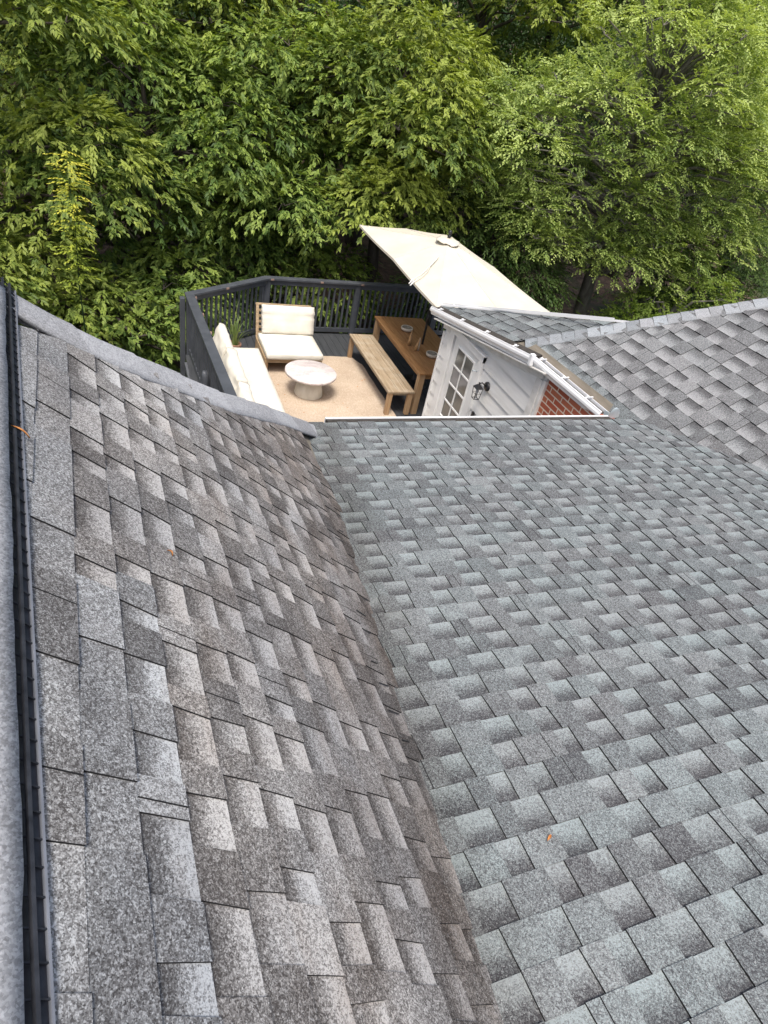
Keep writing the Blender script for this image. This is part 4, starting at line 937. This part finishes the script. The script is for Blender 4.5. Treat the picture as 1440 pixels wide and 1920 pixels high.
    foliage('crown', t, m, kind, P, D, U, Ti, Sc, rg)
    return t
BE = M_leafA
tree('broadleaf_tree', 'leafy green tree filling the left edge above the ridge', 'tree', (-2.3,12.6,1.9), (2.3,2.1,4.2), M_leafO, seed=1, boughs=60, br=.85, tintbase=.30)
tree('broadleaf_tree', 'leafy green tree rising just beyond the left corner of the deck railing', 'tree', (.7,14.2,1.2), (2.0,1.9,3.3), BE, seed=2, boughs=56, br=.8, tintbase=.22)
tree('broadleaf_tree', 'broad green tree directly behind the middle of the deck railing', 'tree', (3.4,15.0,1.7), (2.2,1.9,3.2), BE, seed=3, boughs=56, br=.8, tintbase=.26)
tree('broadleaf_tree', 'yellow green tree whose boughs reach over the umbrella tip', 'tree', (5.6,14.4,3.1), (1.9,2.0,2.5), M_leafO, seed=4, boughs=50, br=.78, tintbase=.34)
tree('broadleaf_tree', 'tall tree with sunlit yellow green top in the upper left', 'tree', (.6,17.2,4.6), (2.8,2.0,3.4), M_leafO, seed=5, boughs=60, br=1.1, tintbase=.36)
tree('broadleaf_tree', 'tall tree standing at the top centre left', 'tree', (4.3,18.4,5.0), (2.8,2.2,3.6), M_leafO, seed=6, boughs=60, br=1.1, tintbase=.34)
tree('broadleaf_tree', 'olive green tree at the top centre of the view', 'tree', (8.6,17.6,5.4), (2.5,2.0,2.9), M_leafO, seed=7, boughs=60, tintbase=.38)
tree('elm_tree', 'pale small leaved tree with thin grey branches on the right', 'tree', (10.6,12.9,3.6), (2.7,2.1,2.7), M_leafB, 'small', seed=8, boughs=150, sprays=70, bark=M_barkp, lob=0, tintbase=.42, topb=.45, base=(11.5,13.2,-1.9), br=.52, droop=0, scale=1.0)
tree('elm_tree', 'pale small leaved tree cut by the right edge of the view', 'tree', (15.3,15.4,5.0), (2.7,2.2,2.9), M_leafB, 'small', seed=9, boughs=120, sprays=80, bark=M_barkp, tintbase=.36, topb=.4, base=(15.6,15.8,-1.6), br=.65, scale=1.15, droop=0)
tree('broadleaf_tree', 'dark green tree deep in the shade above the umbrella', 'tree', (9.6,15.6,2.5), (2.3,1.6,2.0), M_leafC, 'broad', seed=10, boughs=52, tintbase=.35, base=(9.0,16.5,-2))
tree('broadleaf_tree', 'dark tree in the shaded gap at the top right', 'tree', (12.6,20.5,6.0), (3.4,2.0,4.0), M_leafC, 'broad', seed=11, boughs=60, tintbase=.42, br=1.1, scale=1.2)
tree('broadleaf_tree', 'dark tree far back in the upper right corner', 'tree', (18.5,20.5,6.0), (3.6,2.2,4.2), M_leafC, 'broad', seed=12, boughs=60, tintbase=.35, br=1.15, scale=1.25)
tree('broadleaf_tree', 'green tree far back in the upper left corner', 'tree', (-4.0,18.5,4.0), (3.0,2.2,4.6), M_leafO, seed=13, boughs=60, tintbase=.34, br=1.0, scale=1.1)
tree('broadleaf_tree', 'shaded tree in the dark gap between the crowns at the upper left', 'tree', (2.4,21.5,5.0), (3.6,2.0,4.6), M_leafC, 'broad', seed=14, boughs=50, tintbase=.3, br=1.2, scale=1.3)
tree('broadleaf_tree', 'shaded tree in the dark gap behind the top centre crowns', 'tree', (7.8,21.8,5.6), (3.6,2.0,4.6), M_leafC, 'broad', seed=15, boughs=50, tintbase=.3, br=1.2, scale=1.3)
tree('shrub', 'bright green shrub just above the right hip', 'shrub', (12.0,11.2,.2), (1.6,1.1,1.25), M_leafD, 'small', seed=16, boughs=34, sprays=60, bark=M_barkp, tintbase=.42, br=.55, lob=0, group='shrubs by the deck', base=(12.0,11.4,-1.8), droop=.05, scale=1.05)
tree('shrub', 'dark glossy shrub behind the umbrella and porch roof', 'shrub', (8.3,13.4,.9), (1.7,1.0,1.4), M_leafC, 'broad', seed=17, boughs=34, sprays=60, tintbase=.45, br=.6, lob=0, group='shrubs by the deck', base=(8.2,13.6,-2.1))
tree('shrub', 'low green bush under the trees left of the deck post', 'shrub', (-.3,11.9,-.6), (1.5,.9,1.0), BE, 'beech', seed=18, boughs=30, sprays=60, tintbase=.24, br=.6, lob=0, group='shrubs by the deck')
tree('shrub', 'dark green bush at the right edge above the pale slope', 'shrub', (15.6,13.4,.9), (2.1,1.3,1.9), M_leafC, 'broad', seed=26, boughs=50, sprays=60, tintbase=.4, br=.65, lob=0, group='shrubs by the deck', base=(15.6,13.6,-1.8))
# slender yellow green shoot
ys_ = thing('young_sapling', 'slender sapling with bright yellow green leaves on the left', 'sapling', (-.50, 9.95, -2.2))
m_ = MB(); m_.tube([(-.50,9.95,-2.2),(-.50,9.95,0),(-.53,9.93,1.2),(-.50,9.9,2.0),(-.52,9.85,2.90)], [.02,.014,.008,.005,.002], 6); m_.build('stem', M_leafC, ys_)
rg = np.random.default_rng(5); k = 85; zz = np.linspace(1.30, 2.95, k); P = np.stack([-.51+rg.normal(0,.02,k), 9.9+rg.normal(0,.02,k), zz], 1); an = rg.random(k)*6.28
D = np.stack([np.cos(an), np.sin(an), np.full(k, .3)], 1); foliage('leaves', ys_, M_leafY, 'broad', P, D, np.tile([0,0,1.], (k,1)), np.clip((zz-1.1)/1.9,0,1), np.full(k, .62), rg)
# distant woodland that reads as one mass
P = []; D = []
rg = np.random.default_rng(9); k = 16000
x = rg.uniform(-22, 45, k); y = rg.uniform(24, 40, k); z = np.array([gz(a, b) for a, b in zip(x, y)])+rg.uniform(0, 5, k)
P = np.stack([x, y, z], 1); D = rg.normal(0, 1, (k, 3)); D[:, 1] -= .8; D[:, 2] -= .2
o = foliage('woodland', None, M_leafC, 'broad', P, D, np.tile([0,0,1.], (k,1)), rg.uniform(0,.5,k), rg.uniform(2.2,3.6,k), rg); tagp(o, 'dense dark woodland on the slope behind the trees', 'woodland', kind='stuff')
k = 2600; x = rg.uniform(6, 24, k); y = rg.uniform(11.5, 22, k); z = np.array([gz(a, b) for a, b in zip(x, y)])+rg.uniform(0,.25,k); sel = (np.sin(x*1.1)+np.cos(y*1.4+x*.3)) > .3; x, y, z = x[sel], y[sel], z[sel]; k = len(x)
an = rg.random(k)*6.28; D = np.stack([np.cos(an), np.sin(an), rg.uniform(.2,1.2,k)], 1)
o = foliage('ground_cover', None, M_leafC, 'small', np.stack([x,y,z],1), D, np.tile([0,0,1.], (k,1)), rg.uniform(.2,.9,k), rg.uniform(.8,1.6,k), rg); tagp(o, 'low weeds growing on the brown soil under the trees', 'weeds', kind='stuff')

# ---------------------------------------------------------------- fallen leaves
def fallen(p, nrm, ln, ang, label, wd=.3):
    nrm = Vector(nrm).normalized(); a = nrm.cross(Vector((math.sin(ang), math.cos(ang), .1))).normalized(); b = nrm.cross(a); p = Vector(p)+nrm*.012
    m_ = MB(); vs = []; K = 6
    for i in range(K+1):
        t = i/K; wv = wd*ln*math.sin(math.pi*t)**.8*.5; q = p+a*(t-.5)*ln+nrm*.006*math.sin(math.pi*t); vs += [q-b*wv+nrm*.003, q, q+b*wv+nrm*.004]
    fs = [(3*i+j, 3*i+j+1, 3*i+j+4, 3*i+j+3) for i in range(K) for j in (0,1)]
    m_.add(vs, fs, True); o = m_.build('fallen_leaf', M_orange, None); tagp(o, label, 'leaf', 'dry leaves fallen on the roofs')
fallen((1.098,.555,zM(.555)), nM, .028, 2.6, 'orange dry leaf on the middle slope near the bottom of the view')
fallen((4.62,3.17,zM(3.17)), nM, .055, .6, 'orange dry leaf in the right valley below the pale slope')
fallen(onL(-.255,1.50,.012), nL, .05, .3, 'orange dry leaf stuck in the black ridge vent', .2)
fallen(onL(.075,1.34), nL, .022, .9, 'tiny orange leaf on the steep left slope', .5)
m_ = MB(); rg = random.Random(8)
for k in range(46):
    x, y = rg.uniform(2.15, 4.05), rg.uniform(7.0, 10.3); s_ = rg.uniform(.012,.03); a = rg.uniform(0,6.28); z = .017
    m_.add([(x,y,z),(x+s_*math.cos(a+.4),y+s_*math.sin(a+.4),z+.004),(x+1.8*s_*math.cos(a),y+1.8*s_*math.sin(a),z+.002),(x+s_*math.cos(a-.4),y+s_*math.sin(a-.4),z+.005)], [(0,1,2,3)])
o = m_.build('leaf_litter', M_orange, None); tagp(o, 'scattered brown leaf crumbs on the jute rug', 'leaf litter', kind='stuff')
